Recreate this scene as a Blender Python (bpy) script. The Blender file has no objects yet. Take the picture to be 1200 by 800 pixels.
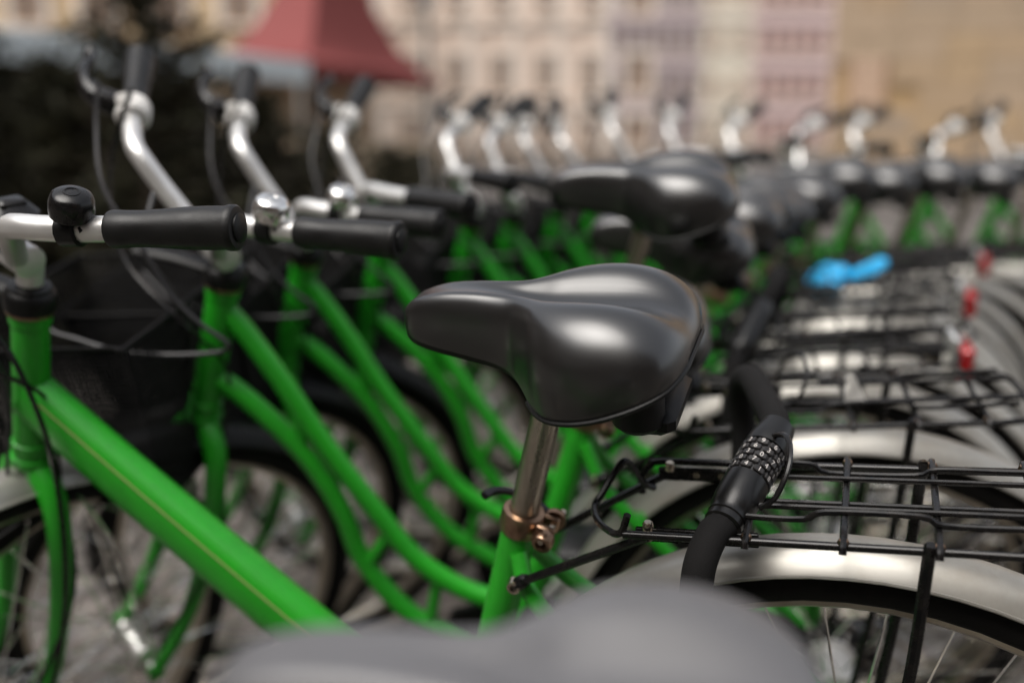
import bpy, math, random
from mathutils import Vector, Matrix, noise
random.seed(7)
R_ = math.radians
scene = bpy.context.scene
col = scene.collection

# ---------------------------------------------------------------- camera, sky, sun, exposure
CAM_H = 1.006
cam_d = bpy.data.cameras.new('camera')
cam = bpy.data.objects.new('camera', cam_d)
col.objects.link(cam)
cam.location = (0, 0, CAM_H)
cam.rotation_euler = (R_(90 - 11.385), 0, 0)
cam_d.lens = 35.0
cam_d.sensor_width = 36.0
cam_d.clip_start = 0.02
cam_d.clip_end = 800
cam_d.dof.use_dof = True
cam_d.dof.focus_distance = 0.785
cam_d.dof.aperture_fstop = 1.7
cam_d.dof.aperture_blades = 0
scene.camera = cam

SUN_EL, SUN_AZ = 63, 222          # azimuth the light comes from, clockwise from +Y
world = bpy.data.worlds.new('World')
scene.world = world
world.use_nodes = True
wn = world.node_tree
for n in list(wn.nodes):
    wn.nodes.remove(n)
sky = wn.nodes.new('ShaderNodeTexSky')
sky.sky_type = 'NISHITA'
sky.sun_disc = False
sky.sun_elevation = R_(SUN_EL)
sky.sun_rotation = R_(SUN_AZ)
sky.dust_density = 4.0
sky.air_density = 1.0
hs = wn.nodes.new('ShaderNodeHueSaturation')
hs.inputs['Saturation'].default_value = 0.28
bg = wn.nodes.new('ShaderNodeBackground')
bg.inputs['Strength'].default_value = 0.115
wo = wn.nodes.new('ShaderNodeOutputWorld')
wn.links.new(sky.outputs[0], hs.inputs['Color'])
wn.links.new(hs.outputs[0], bg.inputs['Color'])
wn.links.new(bg.outputs[0], wo.inputs['Surface'])

sun_d = bpy.data.lights.new('sun', 'SUN')
sun_d.energy = 1.5
sun_d.angle = R_(48)
sun_d.color = (1.0, 0.95, 0.88)
sun = bpy.data.objects.new('sun', sun_d)
col.objects.link(sun)
a_ = R_(SUN_AZ)
e_ = R_(SUN_EL)
sdir = Vector((math.sin(a_) * math.cos(e_), math.cos(a_) * math.cos(e_), math.sin(e_)))
sun.rotation_euler = (-sdir).to_track_quat('-Z', 'Y').to_euler()
sun.location = sdir * 30

scene.view_settings.view_transform = 'Standard'
scene.view_settings.look = 'None'
scene.view_settings.exposure = 0.9
scene.view_settings.gamma = 1.0
scene.cycles.use_denoising = True
try:
    scene.cycles.denoiser = 'OPENIMAGEDENOISE'
except Exception:
    pass
scene.cycles.max_bounces = 8
scene.cycles.sample_clamp_indirect = 6.0

# ---------------------------------------------------------------- materials
def mat(name, color, rough=0.5, metal=0.0, coat=0.0, noise_amt=0.0, noise_scale=40.0, noise_col=None,
        bump=0.0, bump_scale=300.0, rough_var=0.0, stretch=None, spec=None, emit=None, sheen=0.0):
    m = bpy.data.materials.new(name)
    m.use_nodes = True
    nt = m.node_tree
    b = nt.nodes['Principled BSDF']
    b.inputs['Base Color'].default_value = (*color, 1)
    b.inputs['Roughness'].default_value = rough
    b.inputs['Metallic'].default_value = metal
    if coat:
        b.inputs['Coat Weight'].default_value = coat
        b.inputs['Coat Roughness'].default_value = 0.12 if coat < 0.45 else 0.24
    if spec is not None:
        b.inputs['Specular IOR Level'].default_value = spec
    if noise_amt or bump or rough_var:
        tc = nt.nodes.new('ShaderNodeTexCoord')
        mp = nt.nodes.new('ShaderNodeMapping')
        if stretch:
            mp.inputs['Scale'].default_value = stretch
        nt.links.new(tc.outputs['Object'], mp.inputs['Vector'])
        nz = nt.nodes.new('ShaderNodeTexNoise')
        nz.inputs['Scale'].default_value = noise_scale
        nz.inputs['Detail'].default_value = 6
        nz.inputs['Roughness'].default_value = 0.65
        nt.links.new(mp.outputs[0], nz.inputs['Vector'])
        if noise_amt:
            mx = nt.nodes.new('ShaderNodeMix')
            mx.data_type = 'RGBA'
            c2 = noise_col or tuple(c * 0.45 for c in color)
            mx.inputs['A'].default_value = (*color, 1)
            mx.inputs['B'].default_value = (*c2, 1)
            rp = nt.nodes.new('ShaderNodeMapRange')
            rp.inputs['From Min'].default_value = 0.42
            rp.inputs['From Max'].default_value = 0.72
            rp.inputs['To Max'].default_value = noise_amt
            nt.links.new(nz.outputs['Fac'], rp.inputs['Value'])
            nt.links.new(rp.outputs[0], mx.inputs['Factor'])
            nt.links.new(mx.outputs['Result'], b.inputs['Base Color'])
        if rough_var:
            r2 = nt.nodes.new('ShaderNodeMapRange')
            r2.inputs['From Min'].default_value = 0.3
            r2.inputs['From Max'].default_value = 0.7
            r2.inputs['To Min'].default_value = max(0.03, rough - rough_var)
            r2.inputs['To Max'].default_value = min(1, rough + rough_var)
            nt.links.new(nz.outputs['Fac'], r2.inputs['Value'])
            nt.links.new(r2.outputs[0], b.inputs['Roughness'])
        if bump:
            n2 = nt.nodes.new('ShaderNodeTexNoise')
            n2.inputs['Scale'].default_value = bump_scale
            n2.inputs['Detail'].default_value = 3
            nt.links.new(mp.outputs[0], n2.inputs['Vector'])
            bp = nt.nodes.new('ShaderNodeBump')
            bp.inputs['Strength'].default_value = bump
            bp.inputs['Distance'].default_value = 0.001
            nt.links.new(n2.outputs['Fac'], bp.inputs['Height'])
            nt.links.new(bp.outputs[0], b.inputs['Normal'])
    if emit:
        b.inputs['Emission Color'].default_value = (*emit[0], 1)
        b.inputs['Emission Strength'].default_value = emit[1]
    return m

M = {}
M['green'] = mat('green_paint', (0.017, 0.330, 0.013), 0.36, coat=0.2, noise_amt=0.55, noise_scale=26, noise_col=(0.013, 0.22, 0.011), rough_var=0.08, bump=0.05, bump_scale=180)
M['stripe'] = mat('pinstripe_paint', (0.26, 0.26, 0.10), 0.5)
M['saddle'] = mat('black_vinyl', (0.0050, 0.0046, 0.0045), 0.33, spec=0.8, coat=0.6, rough_var=0.03, noise_scale=18, bump=0.02, bump_scale=1400, noise_amt=0.3, noise_col=(0.0030, 0.0028, 0.0028))
M['saddle_base'] = mat('black_moulded_plastic', (0.0035, 0.0035, 0.0035), 0.42, spec=0.3, bump=0.15, bump_scale=500)
M['rubber'] = mat('black_rubber', (0.0045, 0.0042, 0.0042), 0.46, spec=0.4, bump=0.12, bump_scale=700, rough_var=0.1, noise_scale=60)
M['tyre'] = mat('tyre_rubber', (0.008, 0.0075, 0.0075), 0.75, spec=0.2, noise_amt=0.4, noise_scale=30, noise_col=(0.022, 0.020, 0.018), bump=0.4, bump_scale=350)
M['silver'] = mat('silver_metal', (0.74, 0.73, 0.71), 0.36, metal=0.75, rough_var=0.06, noise_scale=50)
M['chrome'] = mat('chromed_steel', (0.86, 0.85, 0.82), 0.12, metal=1.0, rough_var=0.05, noise_scale=60)
M['post'] = mat('worn_steel', (0.50, 0.445, 0.375), 0.34, metal=1.0, noise_amt=0.8, noise_scale=55, noise_col=(0.26, 0.20, 0.145), rough_var=0.12, stretch=(1, 1, 0.12), bump=0.15, bump_scale=250)
M['bronze'] = mat('tarnished_steel', (0.38, 0.25, 0.17), 0.30, metal=1.0, noise_amt=0.7, noise_scale=70, noise_col=(0.16, 0.09, 0.06))
M['bolt'] = mat('bolt_steel', (0.62, 0.55, 0.45), 0.25, metal=1.0, noise_amt=0.6, noise_scale=150, noise_col=(0.25, 0.17, 0.1))
M['mudguard'] = mat('silver_mudguard', (0.42, 0.405, 0.37), 0.40, metal=0.6, noise_amt=0.75, noise_scale=14, noise_col=(0.30, 0.27, 0.225), rough_var=0.08, bump=0.05, bump_scale=60)
M['rim'] = mat('alloy_rim', (0.62, 0.57, 0.48), 0.3, metal=1.0, noise_amt=0.5, noise_scale=30, noise_col=(0.35, 0.28, 0.2))
M['black'] = mat('black_enamel', (0.004, 0.004, 0.0043), 0.26, spec=0.4, rough_var=0.08, noise_scale=80, noise_amt=0.5, noise_col=(0.016, 0.012, 0.010))
M['cable'] = mat('grey_cable_housing', (0.022, 0.021, 0.023), 0.45)
M['mesh'] = mat('black_wire_mesh', (0.005, 0.0045, 0.0045), 0.6, spec=0.15)
M['red'] = mat('red_reflector', (0.40, 0.006, 0.010), 0.18, coat=0.6)
M['white'] = mat('white_plastic', (0.70, 0.68, 0.65), 0.4)
M['sleeve'] = mat('woven_black_sleeve', (0.007, 0.0065, 0.0065), 0.85, spec=0.2, bump=0.6, bump_scale=900)
M['lock'] = mat('lock_plastic', (0.0045, 0.0042, 0.0042), 0.33, spec=0.45, bump=0.08, bump_scale=800, rough_var=0.06)
M['digit'] = mat('digit_print', (0.62, 0.58, 0.55), 0.5)
M['tile'] = mat('dial_tile', (0.022, 0.020, 0.020), 0.42)
M['blue'] = mat('blue_plastic_film', (0.02, 0.42, 0.80), 0.30, noise_amt=0.5, noise_scale=18, noise_col=(0.01, 0.28, 0.62))
M['paper'] = mat('white_paper', (0.72, 0.70, 0.66), 0.7)

# ---------------------------------------------------------------- mesh builder
def V(*a):
    return Vector(a)

def smooth_path(pts, k=6, closed=False):
    P = [Vector(p) for p in pts]
    n = len(P)
    out = []
    segs = n if closed else n - 1
    for i in range(segs):
        if closed:
            p0, p1, p2, p3 = P[(i - 1) % n], P[i], P[(i + 1) % n], P[(i + 2) % n]
        else:
            p1, p2 = P[i], P[i + 1]
            p0 = P[i - 1] if i > 0 else p1 * 2 - p2
            p3 = P[i + 2] if i + 2 < n else p2 * 2 - p1
        for j in range(k):
            t = j / k
            out.append(0.5 * ((2 * p1) + (p2 - p0) * t + (2 * p0 - 5 * p1 + 4 * p2 - p3) * t * t + (3 * p1 - p0 - 3 * p2 + p3) * t ** 3))
    if not closed:
        out.append(P[-1].copy())
    return out

class MB:
    def __init__(s):
        s.v = []
        s.f = []

    def ring_loft(s, rings, closed=False, cap=True):
        n = len(rings[0])
        b = len(s.v)
        for r in rings:
            s.v += [tuple(p) for p in r]
        m = len(rings)
        for i in range(m if closed else m - 1):
            i2 = (i + 1) % m
            for j in range(n):
                j2 = (j + 1) % n
                s.f.append((b + i * n + j, b + i * n + j2, b + i2 * n + j2, b + i2 * n + j))
        if cap and not closed:
            s.f.append(tuple(b + j for j in reversed(range(n))))
            s.f.append(tuple(b + (m - 1) * n + j for j in range(n)))
        return s

    def tube(s, pts, r, n=10, closed=False, cap=True, sx=1.0, sy=1.0, up=None):
        P = [Vector(p) for p in pts]
        m = len(P)
        T = []
        for i in range(m):
            if closed:
                t = P[(i + 1) % m] - P[(i - 1) % m]
            else:
                t = P[min(i + 1, m - 1)] - P[max(i - 1, 0)]
            T.append(t.normalized())
        u = Vector(up) if up is not None else (Vector((0, 1, 0)) if abs(T[0].y) < 0.9 else Vector((0, 0, 1)))
        u = (u - T[0] * u.dot(T[0])).normalized()
        rings = []
        for i in range(m):
            if i:
                q = T[i - 1].rotation_difference(T[i])
                u = q @ u
                u = (u - T[i] * u.dot(T[i])).normalized()
            w = T[i].cross(u)
            rr = r[i] if isinstance(r, (list, tuple)) else r
            rings.append([P[i] + (u * math.cos(2 * math.pi * k / n) * sx + w * math.sin(2 * math.pi * k / n) * sy) * rr for k in range(n)])
        return s.ring_loft(rings, closed, cap)

    def lathe(s, prof, mtx=None, n=20, cap=True):
        """prof: (radius, height) along +z"""
        mtx = mtx or Matrix()
        rings = [[mtx @ Vector((max(r, 1e-5) * math.cos(2 * math.pi * k / n), max(r, 1e-5) * math.sin(2 * math.pi * k / n), h)) for k in range(n)] for r, h in prof]
        return s.ring_loft(rings, False, cap)

    def box(s, c, d, mtx=None, bev=0.0):
        mtx = mtx or Matrix()
        x, y, z = d[0] / 2, d[1] / 2, d[2] / 2
        c = Vector(c)
        if bev <= 0:
            b = len(s.v)
            for sx, sy, sz in ((-1, -1, -1), (1, -1, -1), (1, 1, -1), (-1, 1, -1), (-1, -1, 1), (1, -1, 1), (1, 1, 1), (-1, 1, 1)):
                s.v.append(tuple(mtx @ (c + Vector((sx * x, sy * y, sz * z)))))
            for f in ((0, 3, 2, 1), (4, 5, 6, 7), (0, 1, 5, 4), (1, 2, 6, 5), (2, 3, 7, 6), (3, 0, 4, 7)):
                s.f.append(tuple(b + i for i in f))
        else:
            def ring(xx, yy, zz):
                e = bev
                return [mtx @ (c + Vector(p)) for p in ((xx - e, -yy, zz), (xx, -yy + e, zz), (xx, yy - e, zz), (xx - e, yy, zz), (-xx + e, yy, zz), (-xx, yy - e, zz), (-xx, -yy + e, zz), (-xx + e, -yy, zz))]
            s.ring_loft([ring(x - bev, y - bev, -z), ring(x, y, -z + bev), ring(x, y, z - bev), ring(x - bev, y - bev, z)])
        return s

    def quad(s, a, b, c, d):
        k = len(s.v)
        s.v += [tuple(a), tuple(b), tuple(c), tuple(d)]
        s.f.append((k, k + 1, k + 2, k + 3))
        return s

    def mesh(s, name, m, smooth=True, angle=40):
        me = bpy.data.meshes.new(name)
        me.from_pydata(s.v, [], s.f)
        me.materials.append(m)
        me.validate()
        if smooth:
            me.shade_smooth()
            me.set_sharp_from_angle(angle=R_(angle))
        me.update()
        return me

def align_z(p, d):
    """matrix taking +z to direction d at point p"""
    q = Vector((0, 0, 1)).rotation_difference(Vector(d).normalized())
    return Matrix.Translation(Vector(p)) @ q.to_matrix().to_4x4()

def new(name, me, parent=None, mtx=None):
    o = bpy.data.objects.new(name, me)
    col.objects.link(o)
    if parent is not None:
        o.parent = parent
    if mtx is not None:
        o.matrix_local = mtx
    return o

def tag(o, label=None, cat=None, group=None, kind=None):
    if label:
        o['label'] = label
    if cat:
        o['category'] = cat
    if group:
        o['group'] = group
    if kind:
        o['kind'] = kind
    return o

# ---------------------------------------------------------------- ground and setts
def ground_material():
    m = bpy.data.materials.new('street_bed')
    m.use_nodes = True
    nt = m.node_tree
    b = nt.nodes['Principled BSDF']
    b.inputs['Roughness'].default_value = 0.85
    tc = nt.nodes.new('ShaderNodeTexCoord')
    nz = nt.nodes.new('ShaderNodeTexNoise')
    nz.inputs['Scale'].default_value = 3.0
    nz.inputs['Detail'].default_value = 8
    vo = nt.nodes.new('ShaderNodeTexVoronoi')
    vo.inputs['Scale'].default_value = 9.0
    cr = nt.nodes.new('ShaderNodeValToRGB')
    cr.color_ramp.elements[0].position = 0.3
    cr.color_ramp.elements[0].color = (0.045, 0.040, 0.036, 1)
    cr.color_ramp.elements[1].position = 0.7
    cr.color_ramp.elements[1].color = (0.13, 0.115, 0.105, 1)
    nt.links.new(tc.outputs['Object'], nz.inputs['Vector'])
    nt.links.new(tc.outputs['Object'], vo.inputs['Vector'])
    mx = nt.nodes.new('ShaderNodeMath')
    mx.operation = 'MULTIPLY_ADD'
    mx.inputs[1].default_value = 0.35
    nt.links.new(vo.outputs['Color'], mx.inputs[0])
    nt.links.new(nz.outputs['Fac'], mx.inputs[2])
    sb = nt.nodes.new('ShaderNodeMath')
    sb.operation = 'SUBTRACT'
    sb.inputs[1].default_value = 0.17
    nt.links.new(mx.outputs[0], sb.inputs[0])
    nt.links.new(sb.outputs[0], cr.inputs['Fac'])
    nt.links.new(cr.outputs['Color'], b.inputs['Base Color'])
    return m

def stone_material():
    m = bpy.data.materials.new('granite_sett')
    m.use_nodes = True
    nt = m.node_tree
    b = nt.nodes['Principled BSDF']
    b.inputs['Roughness'].default_value = 0.62
    geo = nt.nodes.new('ShaderNodeNewGeometry')
    tc = nt.nodes.new('ShaderNodeTexCoord')
    nz = nt.nodes.new('ShaderNodeTexNoise')
    nz.inputs['Scale'].default_value = 60
    nz.inputs['Detail'].default_value = 5
    oi = nt.nodes.new('ShaderNodeObjectInfo')
    ad = nt.nodes.new('ShaderNodeMath')
    ad.operation = 'ADD'
    nt.links.new(geo.outputs['Random Per Island'], ad.inputs[0])
    nt.links.new(oi.outputs['Random'], ad.inputs[1])
    fr = nt.nodes.new('ShaderNodeMath')
    fr.operation = 'FRACT'
    nt.links.new(ad.outputs[0], fr.inputs[0])
    cr = nt.nodes.new('ShaderNodeValToRGB')
    cr.color_ramp.elements[0].color = (0.065, 0.056, 0.047, 1)
    cr.color_ramp.elements[1].color = (0.21, 0.182, 0.16, 1)
    e = cr.color_ramp.elements.new(0.5)
    e.color = (0.125, 0.110, 0.098, 1)
    nt.links.new(fr.outputs[0], cr.inputs['Fac'])
    mx = nt.nodes.new('ShaderNodeMix')
    mx.data_type = 'RGBA'
    mx.blend_type = 'MULTIPLY'
    mx.inputs['Factor'].default_value = 0.5
    nt.links.new(tc.outputs['Object'], nz.inputs['Vector'])
    nt.links.new(cr.outputs['Color'], mx.inputs['A'])
    nt.links.new(nz.outputs['Color'], mx.inputs['B'])
    nt.links.new(mx.outputs['Result'], b.inputs['Base Color'])
    bp = nt.nodes.new('ShaderNodeBump')
    bp.inputs['Strength'].default_value = 0.4
    bp.inputs['Distance'].default_value = 0.004
    nt.links.new(nz.outputs['Fac'], bp.inputs['Height'])
    nt.links.new(bp.outputs[0], b.inputs['Normal'])
    return m

M['bed'] = ground_material()
M['sett'] = stone_material()
g = MB().quad((-400, -60, -0.018), (400, -60, -0.018), (400, 600, -0.018), (-400, 600, -0.018))
ground = tag(new('ground', g.mesh('ground', M['bed'], False)), 'grey cobbled square of granite setts under the bicycles', kind='structure')

def sett_geom(mb, cx, cy, sx, sy, rz, dz, tilt):
    mt = Matrix.Translation((cx, cy, dz)) @ Matrix.Rotation(rz, 4, 'Z') @ Matrix.Rotation(tilt, 4, 'X')
    x, y = sx / 2, sy / 2
    def ring(k, z):
        a, b, e = x * k, y * k, 0.018 * k
        return [mt @ Vector(p) for p in ((a - e, -b, z), (a, -b + e, z), (a, b - e, z), (a - e, b, z), (-a + e, b, z), (-a, b - e, z), (-a, -b + e, z), (-a + e, -b, z))]
    mb.ring_loft([ring(1.02, -0.03), ring(1.0, -0.012), ring(0.86, -0.002)])

random.seed(11)
PITCH = 0.118
cand = []
for j in range(100):
    yy = -1.846 + j * PITCH
    for i in range(90):
        xx = -5.6 + i * PITCH + (j % 2) * PITCH * 0.5 + random.uniform(-.008, .008)
        cand.append((xx, yy + random.uniform(-.008, .008), PITCH * random.uniform(.80, .93), PITCH * random.uniform(.80, .92), random.uniform(-.07, .07), random.uniform(-.006, .004), random.uniform(-.04, .04)))
def in_view(c):
    # within the wedge of street that lies open between and under the bicycles
    d = c[1] * 0.98 + 0.197 * CAM_H
    px = c[0] / d
    return -0.53 < px < 0.02 and c[1] > 1.55
near = sorted([c for c in cand if in_view(c)], key=lambda c: c[0] ** 2 + c[1] ** 2)[:290]
nset = set(id(c) for c in near)
sett_meshes = []
for k in range(8):
    mb = MB()
    sett_geom(mb, 0, 0, PITCH * random.uniform(.82, .93), PITCH * random.uniform(.80, .92), 0, 0, 0)
    sett_meshes.append(mb.mesh('sett', M['sett'], True, 50))
for c in near:
    o = new('sett', random.choice(sett_meshes), ground, Matrix.Translation((c[0], c[1], c[5])) @ Matrix.Rotation(c[4], 4, 'Z') @ Matrix.Rotation(c[6], 4, 'X'))
mb = MB()
for c in cand:
    if id(c) not in nset:
        sett_geom(mb, *c)
tag(new('setts_beyond', mb.mesh('setts_beyond', M['sett'], True, 50), ground), kind='stuff')

# ---------------------------------------------------------------- bicycle geometry (local: x forward, y left, z up; origin under the seat clamp)
AXIS = Vector((-math.sin(R_(17)), 0, math.cos(R_(17))))
FWD_P = Vector((math.cos(R_(17)), 0, math.sin(R_(17))))
SEAT_DIR = Vector((-0.27, 0, 1)).normalized()
REAR = Vector((-0.30, 0, 0.345))
WR = 0.345

class Geo:
    pass

def frame_geo(kind):
    G = Geo()
    G.kind = kind
    if kind == 'thick':
        G.head = Vector((0.51, 0, 0.857))
        G.clamp = Vector((0, 0, 0.685))
    else:
        G.head = Vector((0.44, 0, 0.857))
        G.clamp = Vector((0.012, 0, 0.705))
    G.head_low = G.head - AXIS * 0.168
    G.front = G.head - AXIS * ((G.head.z - WR) / AXIS.z) + Vector((0.05, 0, 0))
    G.bb = Vector((0.125 if kind == 'thick' else 0.13, 0, 0.30))
    return G

def wheel_parts(hub_w=0.05, drum=False):
    """rim, tyre, hub, one spoke per slot; centred at the origin, axle along y"""
    n = 56
    rim = MB()
    prof = [(0.313, -0.0125), (0.313, 0.0125), (0.302, 0.0115), (0.296, 0.005), (0.296, -0.005), (0.302, -0.0115)]
    rim.ring_loft([[Vector((r * math.cos(2 * math.pi * k / n), y, r * math.sin(2 * math.pi * k / n))) for r, y in prof] for k in range(n)], closed=True)
    tyre = MB()
    prof = []
    for k in range(12):
        a = 2 * math.pi * k / 12
        prof.append((0.3235 + 0.0215 * math.cos(a), 0.0205 * math.sin(a)))
    tyre.ring_loft([[Vector((r * math.cos(2 * math.pi * k / n), y, r * math.sin(2 * math.pi * k / n))) for r, y in prof] for k in range(n)], closed=True)
    hub = MB()
    my = align_z((0, -0.055, 0), (0, 1, 0))
    if drum:
        pr = [(0.006, 0), (0.006, 0.012), (0.024, 0.014), (0.034, 0.02), (0.034, 0.028), (0.030, 0.03), (0.030, 0.08), (0.034, 0.082), (0.034, 0.09), (0.022, 0.096), (0.006, 0.098), (0.006, 0.11)]
    else:
        pr = [(0.006, 0), (0.006, 0.018), (0.014, 0.02), (0.023, 0.024), (0.023, 0.028), (0.014, 0.031), (0.012, 0.055), (0.014, 0.079), (0.023, 0.082), (0.023, 0.086), (0.014, 0.09), (0.006, 0.092), (0.006, 0.11)]
    hub.lathe(pr, my, 18)
    spokes = []
    for k in range(36):
        side = 1 if k % 2 else -1
        a1 = 2 * math.pi * k / 36
        a0 = a1 + (0.95 if (k // 2) % 2 else -0.95)
        rh = 0.031 if drum else 0.021
        p0 = Vector((rh * math.cos(a0), side * 0.029, rh * math.sin(a0)))
        p1 = Vector((0.298 * math.cos(a1), side * 0.003, 0.298 * math.sin(a1)))
        spokes.append((p0, p1))
    return rim, tyre, hub, spokes

def mudguard_mesh(a0, a1, Rr=0.359):
    mb = MB()
    rings = []
    n = 44
    prof = []
    for k in range(9):
        t = -1 + 2 * k / 8
        prof.append((t * 0.029, -0.017 * abs(t) ** 2.4))
    for i in range(n + 1):
        a = R_(a0 + (a1 - a0) * i / n)
        ring = []
        for y, d in prof:
            ring.append(Vector(((Rr + d) * math.cos(a), y, (Rr + d) * math.sin(a))))
        for y, d in reversed(prof):
            ring.append(Vector(((Rr + d - 0.0016) * math.cos(a), y * 0.96, (Rr + d - 0.0016) * math.sin(a))))
        rings.append(ring)
    mb.ring_loft(rings)
    # rolled edges
    for s in (-1, 1):
        pts = [Vector(((Rr - 0.017) * math.cos(R_(a0 + (a1 - a0) * i / n)), s * 0.0285, (Rr - 0.017) * math.sin(R_(a0 + (a1 - a0) * i / n)))) for i in range(n + 1)]
        mb.tube(pts, 0.0017, 6)
    return mb

def saddle_meshes():
    # x, half width, ridge z, centre z, bottom z   (z relative to the clamp)
    st = [(0.0915, .005, .1935, .1935, .188), (0.088, .0135, .2035, .2035, .184), (0.077, .0210, .2125, .2125, .179), (0.055, .0248, .2195, .2190, .1745), (0.028, .0275, .2220, .2210, .1705),
          (0.002, .0315, .2222, .2190, .1665), (-0.014, .0385, .2225, .2160, .1615), (-0.028, .0545, .2238, .2135, .1545), (-0.041, .0730, .2255, .2115, .1485), (-0.056, .0855, .2275, .2110, .1470),
          (-0.074, .0920, .2290, .2110, .1495), (-0.093, .0940, .2290, .2115, .154), (-0.111, .0925, .2265, .2120, .160), (-0.127, .0880, .2215, .2110, .166), (-0.140, .0795, .2140, .2075, .171), (-0.148, .0690, .2060, .2025, .1745), (-0.153, .0550, .1980, .1965, .178), (-0.156, .0370, .1910, .1905, .180)]
    nh = 18
    def section(x, w, zr, zc, zb):
        h = zr - zb
        ctrl = [(0, zc), (0.16 * w, zc + (zr - zc) * 0.18), (0.36 * w, zc + (zr - zc) * 0.82), (0.50 * w, zr), (0.66 * w, zr - 0.035 * h), (0.82 * w, zr - 0.16 * h), (0.945 * w, zr - 0.38 * h), (w, zr - 0.64 * h), (0.985 * w, zb + 0.1 * h), (0.955 * w, zb)]
        sp = smooth_path([Vector((0, y, z)) for y, z in ctrl], 4)
        half = [Vector((x, p.y, p.z)) for p in sp]
        under = [Vector((x, w * t, zb + 0.004)) for t in (0.82, 0.4)]
        left = half + under
        right = [Vector((p.x, -p.y, p.z)) for p in reversed(left[1:])]
        return left + [Vector((x, 0, zb + 0.004))] + right
    # resample stations smoothly
    sp = []
    n = len(st)
    for i in range(n - 1):
        for j in range(4):
            t = j / 4
            p0, p1, p2, p3 = st[max(i - 1, 0)], st[i], st[i + 1], st[min(i + 2, n - 1)]
            sp.append(tuple(0.5 * ((2 * b) + (c - a) * t + (2 * a - 5 * b + 4 * c - d) * t * t + (3 * b - a - 3 * c + d) * t ** 3) for a, b, c, d in zip(p0, p1, p2, p3)))
    sp.append(st[-1])
    body = MB().ring_loft([section(*s) for s in sp])
    # lip of the moulded base along the skirt
    lip = []
    for s in [q for q in sp if q[0] < -.034]:
        lip.append(Vector((s[0], s[1] * 0.962, s[4] - 0.0005)))
    lip = lip + [Vector((p.x, -p.y, p.z)) for p in reversed(lip)]
    base = MB()
    base.tube(lip, 0.0022, 8)
    # base shell: slightly inset plate under the skirt
    rings = []
    for s in sp[2:-2]:
        w, zb = s[1] * 0.93, s[4]
        rings.append([Vector((s[0], y, z)) for y, z in ((w, zb + .002), (w * .9, zb - .006), (w * .4, zb - .009 + .012), (0, zb + .004), (-w * .4, zb - .009 + .012), (-w * .9, zb - .006), (-w, zb + .002), (0, zb + .010))])
    base.ring_loft(rings)
    rail = MB()
    for sgn in (-1, 1):
        rail.tube(smooth_path([(0.072, sgn * .008, .188), (0.045, sgn * .010, .184), (0.012, sgn * .015, .178), (-0.012, sgn * .020, .160), (-0.05, sgn * .022, .150), (-0.09, sgn * .028, .154), (-0.125, sgn * .034, .168)], 5), 0.0035, 8)
    clampm = MB()
    clampm.box((-0.037, 0, .146), (.034, .056, .026), None, .006)
    clampm.lathe([(0.008, 0), (0.008, .07)], align_z((-0.037, -.035, .146), (0, 1, 0)), 12)
    bump = MB()
    for sgn in (-1, 1):
        bump.lathe([(0.016, 0), (0.021, .005), (0.021, .022), (0.018, .034), (0.016, .044)], Matrix.Translation((-0.118, sgn * .038, .126)), 16)
    bump.box((-0.125, 0, .130), (.045, .09, .020), None, .006)
    return body, base, rail, clampm, bump

def text_mesh(ch, size, m):
    cu = bpy.data.curves.new('digit', 'FONT')
    cu.body = ch
    cu.size = size
    cu.align_x = 'CENTER'
    cu.align_y = 'CENTER'
    o = bpy.data.objects.new('digit_tmp', cu)
    col.objects.link(o)
    bpy.context.view_layer.update()
    me = bpy.data.meshes.new_from_object(o.evaluated_get(bpy.context.evaluated_depsgraph_get()))
    bpy.data.objects.remove(o)
    bpy.data.curves.remove(cu)
    me.name = 'digit'
    me.materials.clear()
    me.materials.append(m)
    return me

# ---- parts shared by every bicycle
def spec(name, me, mode='fixed', kids=(), label=None, kind=None):
    return dict(name=name, me=me, mode=mode, kids=list(kids), label=label, kind=kind)

S_body, S_base, S_rail, S_clamp, S_bump = saddle_meshes()
ME = {}
ME['saddle'] = S_body.mesh('saddle', M['saddle'], True, 60)
ME['saddle_sky_sheen'] = S_body.mesh('saddle', mat('sky_sheen_vinyl', (0.105, 0.103, 0.108), 0.42, spec=0.8, noise_amt=0.5, noise_scale=12, noise_col=(0.070, 0.068, 0.071), rough_var=0.08, bump=0.03, bump_scale=900), True, 60)  # sky reflection put into the colour: lighter copy of the black vinyl
ME['saddle_base'] = S_base.mesh('saddle_base', M['saddle_base'], True, 40)
ME['saddle_rail'] = S_rail.mesh('saddle_rail', M['black'])
ME['saddle_clamp'] = S_clamp.mesh('saddle_clamp', M['bolt'])
ME['saddle_bumper'] = S_bump.mesh('saddle_bumper', M['saddle_base'])

rimb, tyreb, hubb, spk = wheel_parts()
ME['rim'] = rimb.mesh('rim', M['rim'])
ME['tyre'] = tyreb.mesh('tyre', M['tyre'])
ME['hub'] = hubb.mesh('hub', M['silver'])
ME['hub_drum'] = wheel_parts(drum=True)[2].mesh('hub', M['silver'])
ME['spoke'] = MB().tube([(0, 0, 0), (0, 0, 1)], 0.0011, 5).mesh('spoke', M['chrome'])
sb = MB()
for p0, p1 in spk:
    sb.tube([p0, p1], 0.0011, 4)
ME['spokes'] = sb.mesh('spokes', M['chrome'])
ME['rear_mudguard'] = mudguard_mesh(8, 212).mesh('rear_mudguard', M['mudguard'])
ME['front_mudguard'] = mudguard_mesh(-38, 118).mesh('front_mudguard', M['mudguard'])

ME['front_mudguard_black'] = mudguard_mesh(-38, 118).mesh('front_mudguard', M['saddle_base'])

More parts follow.
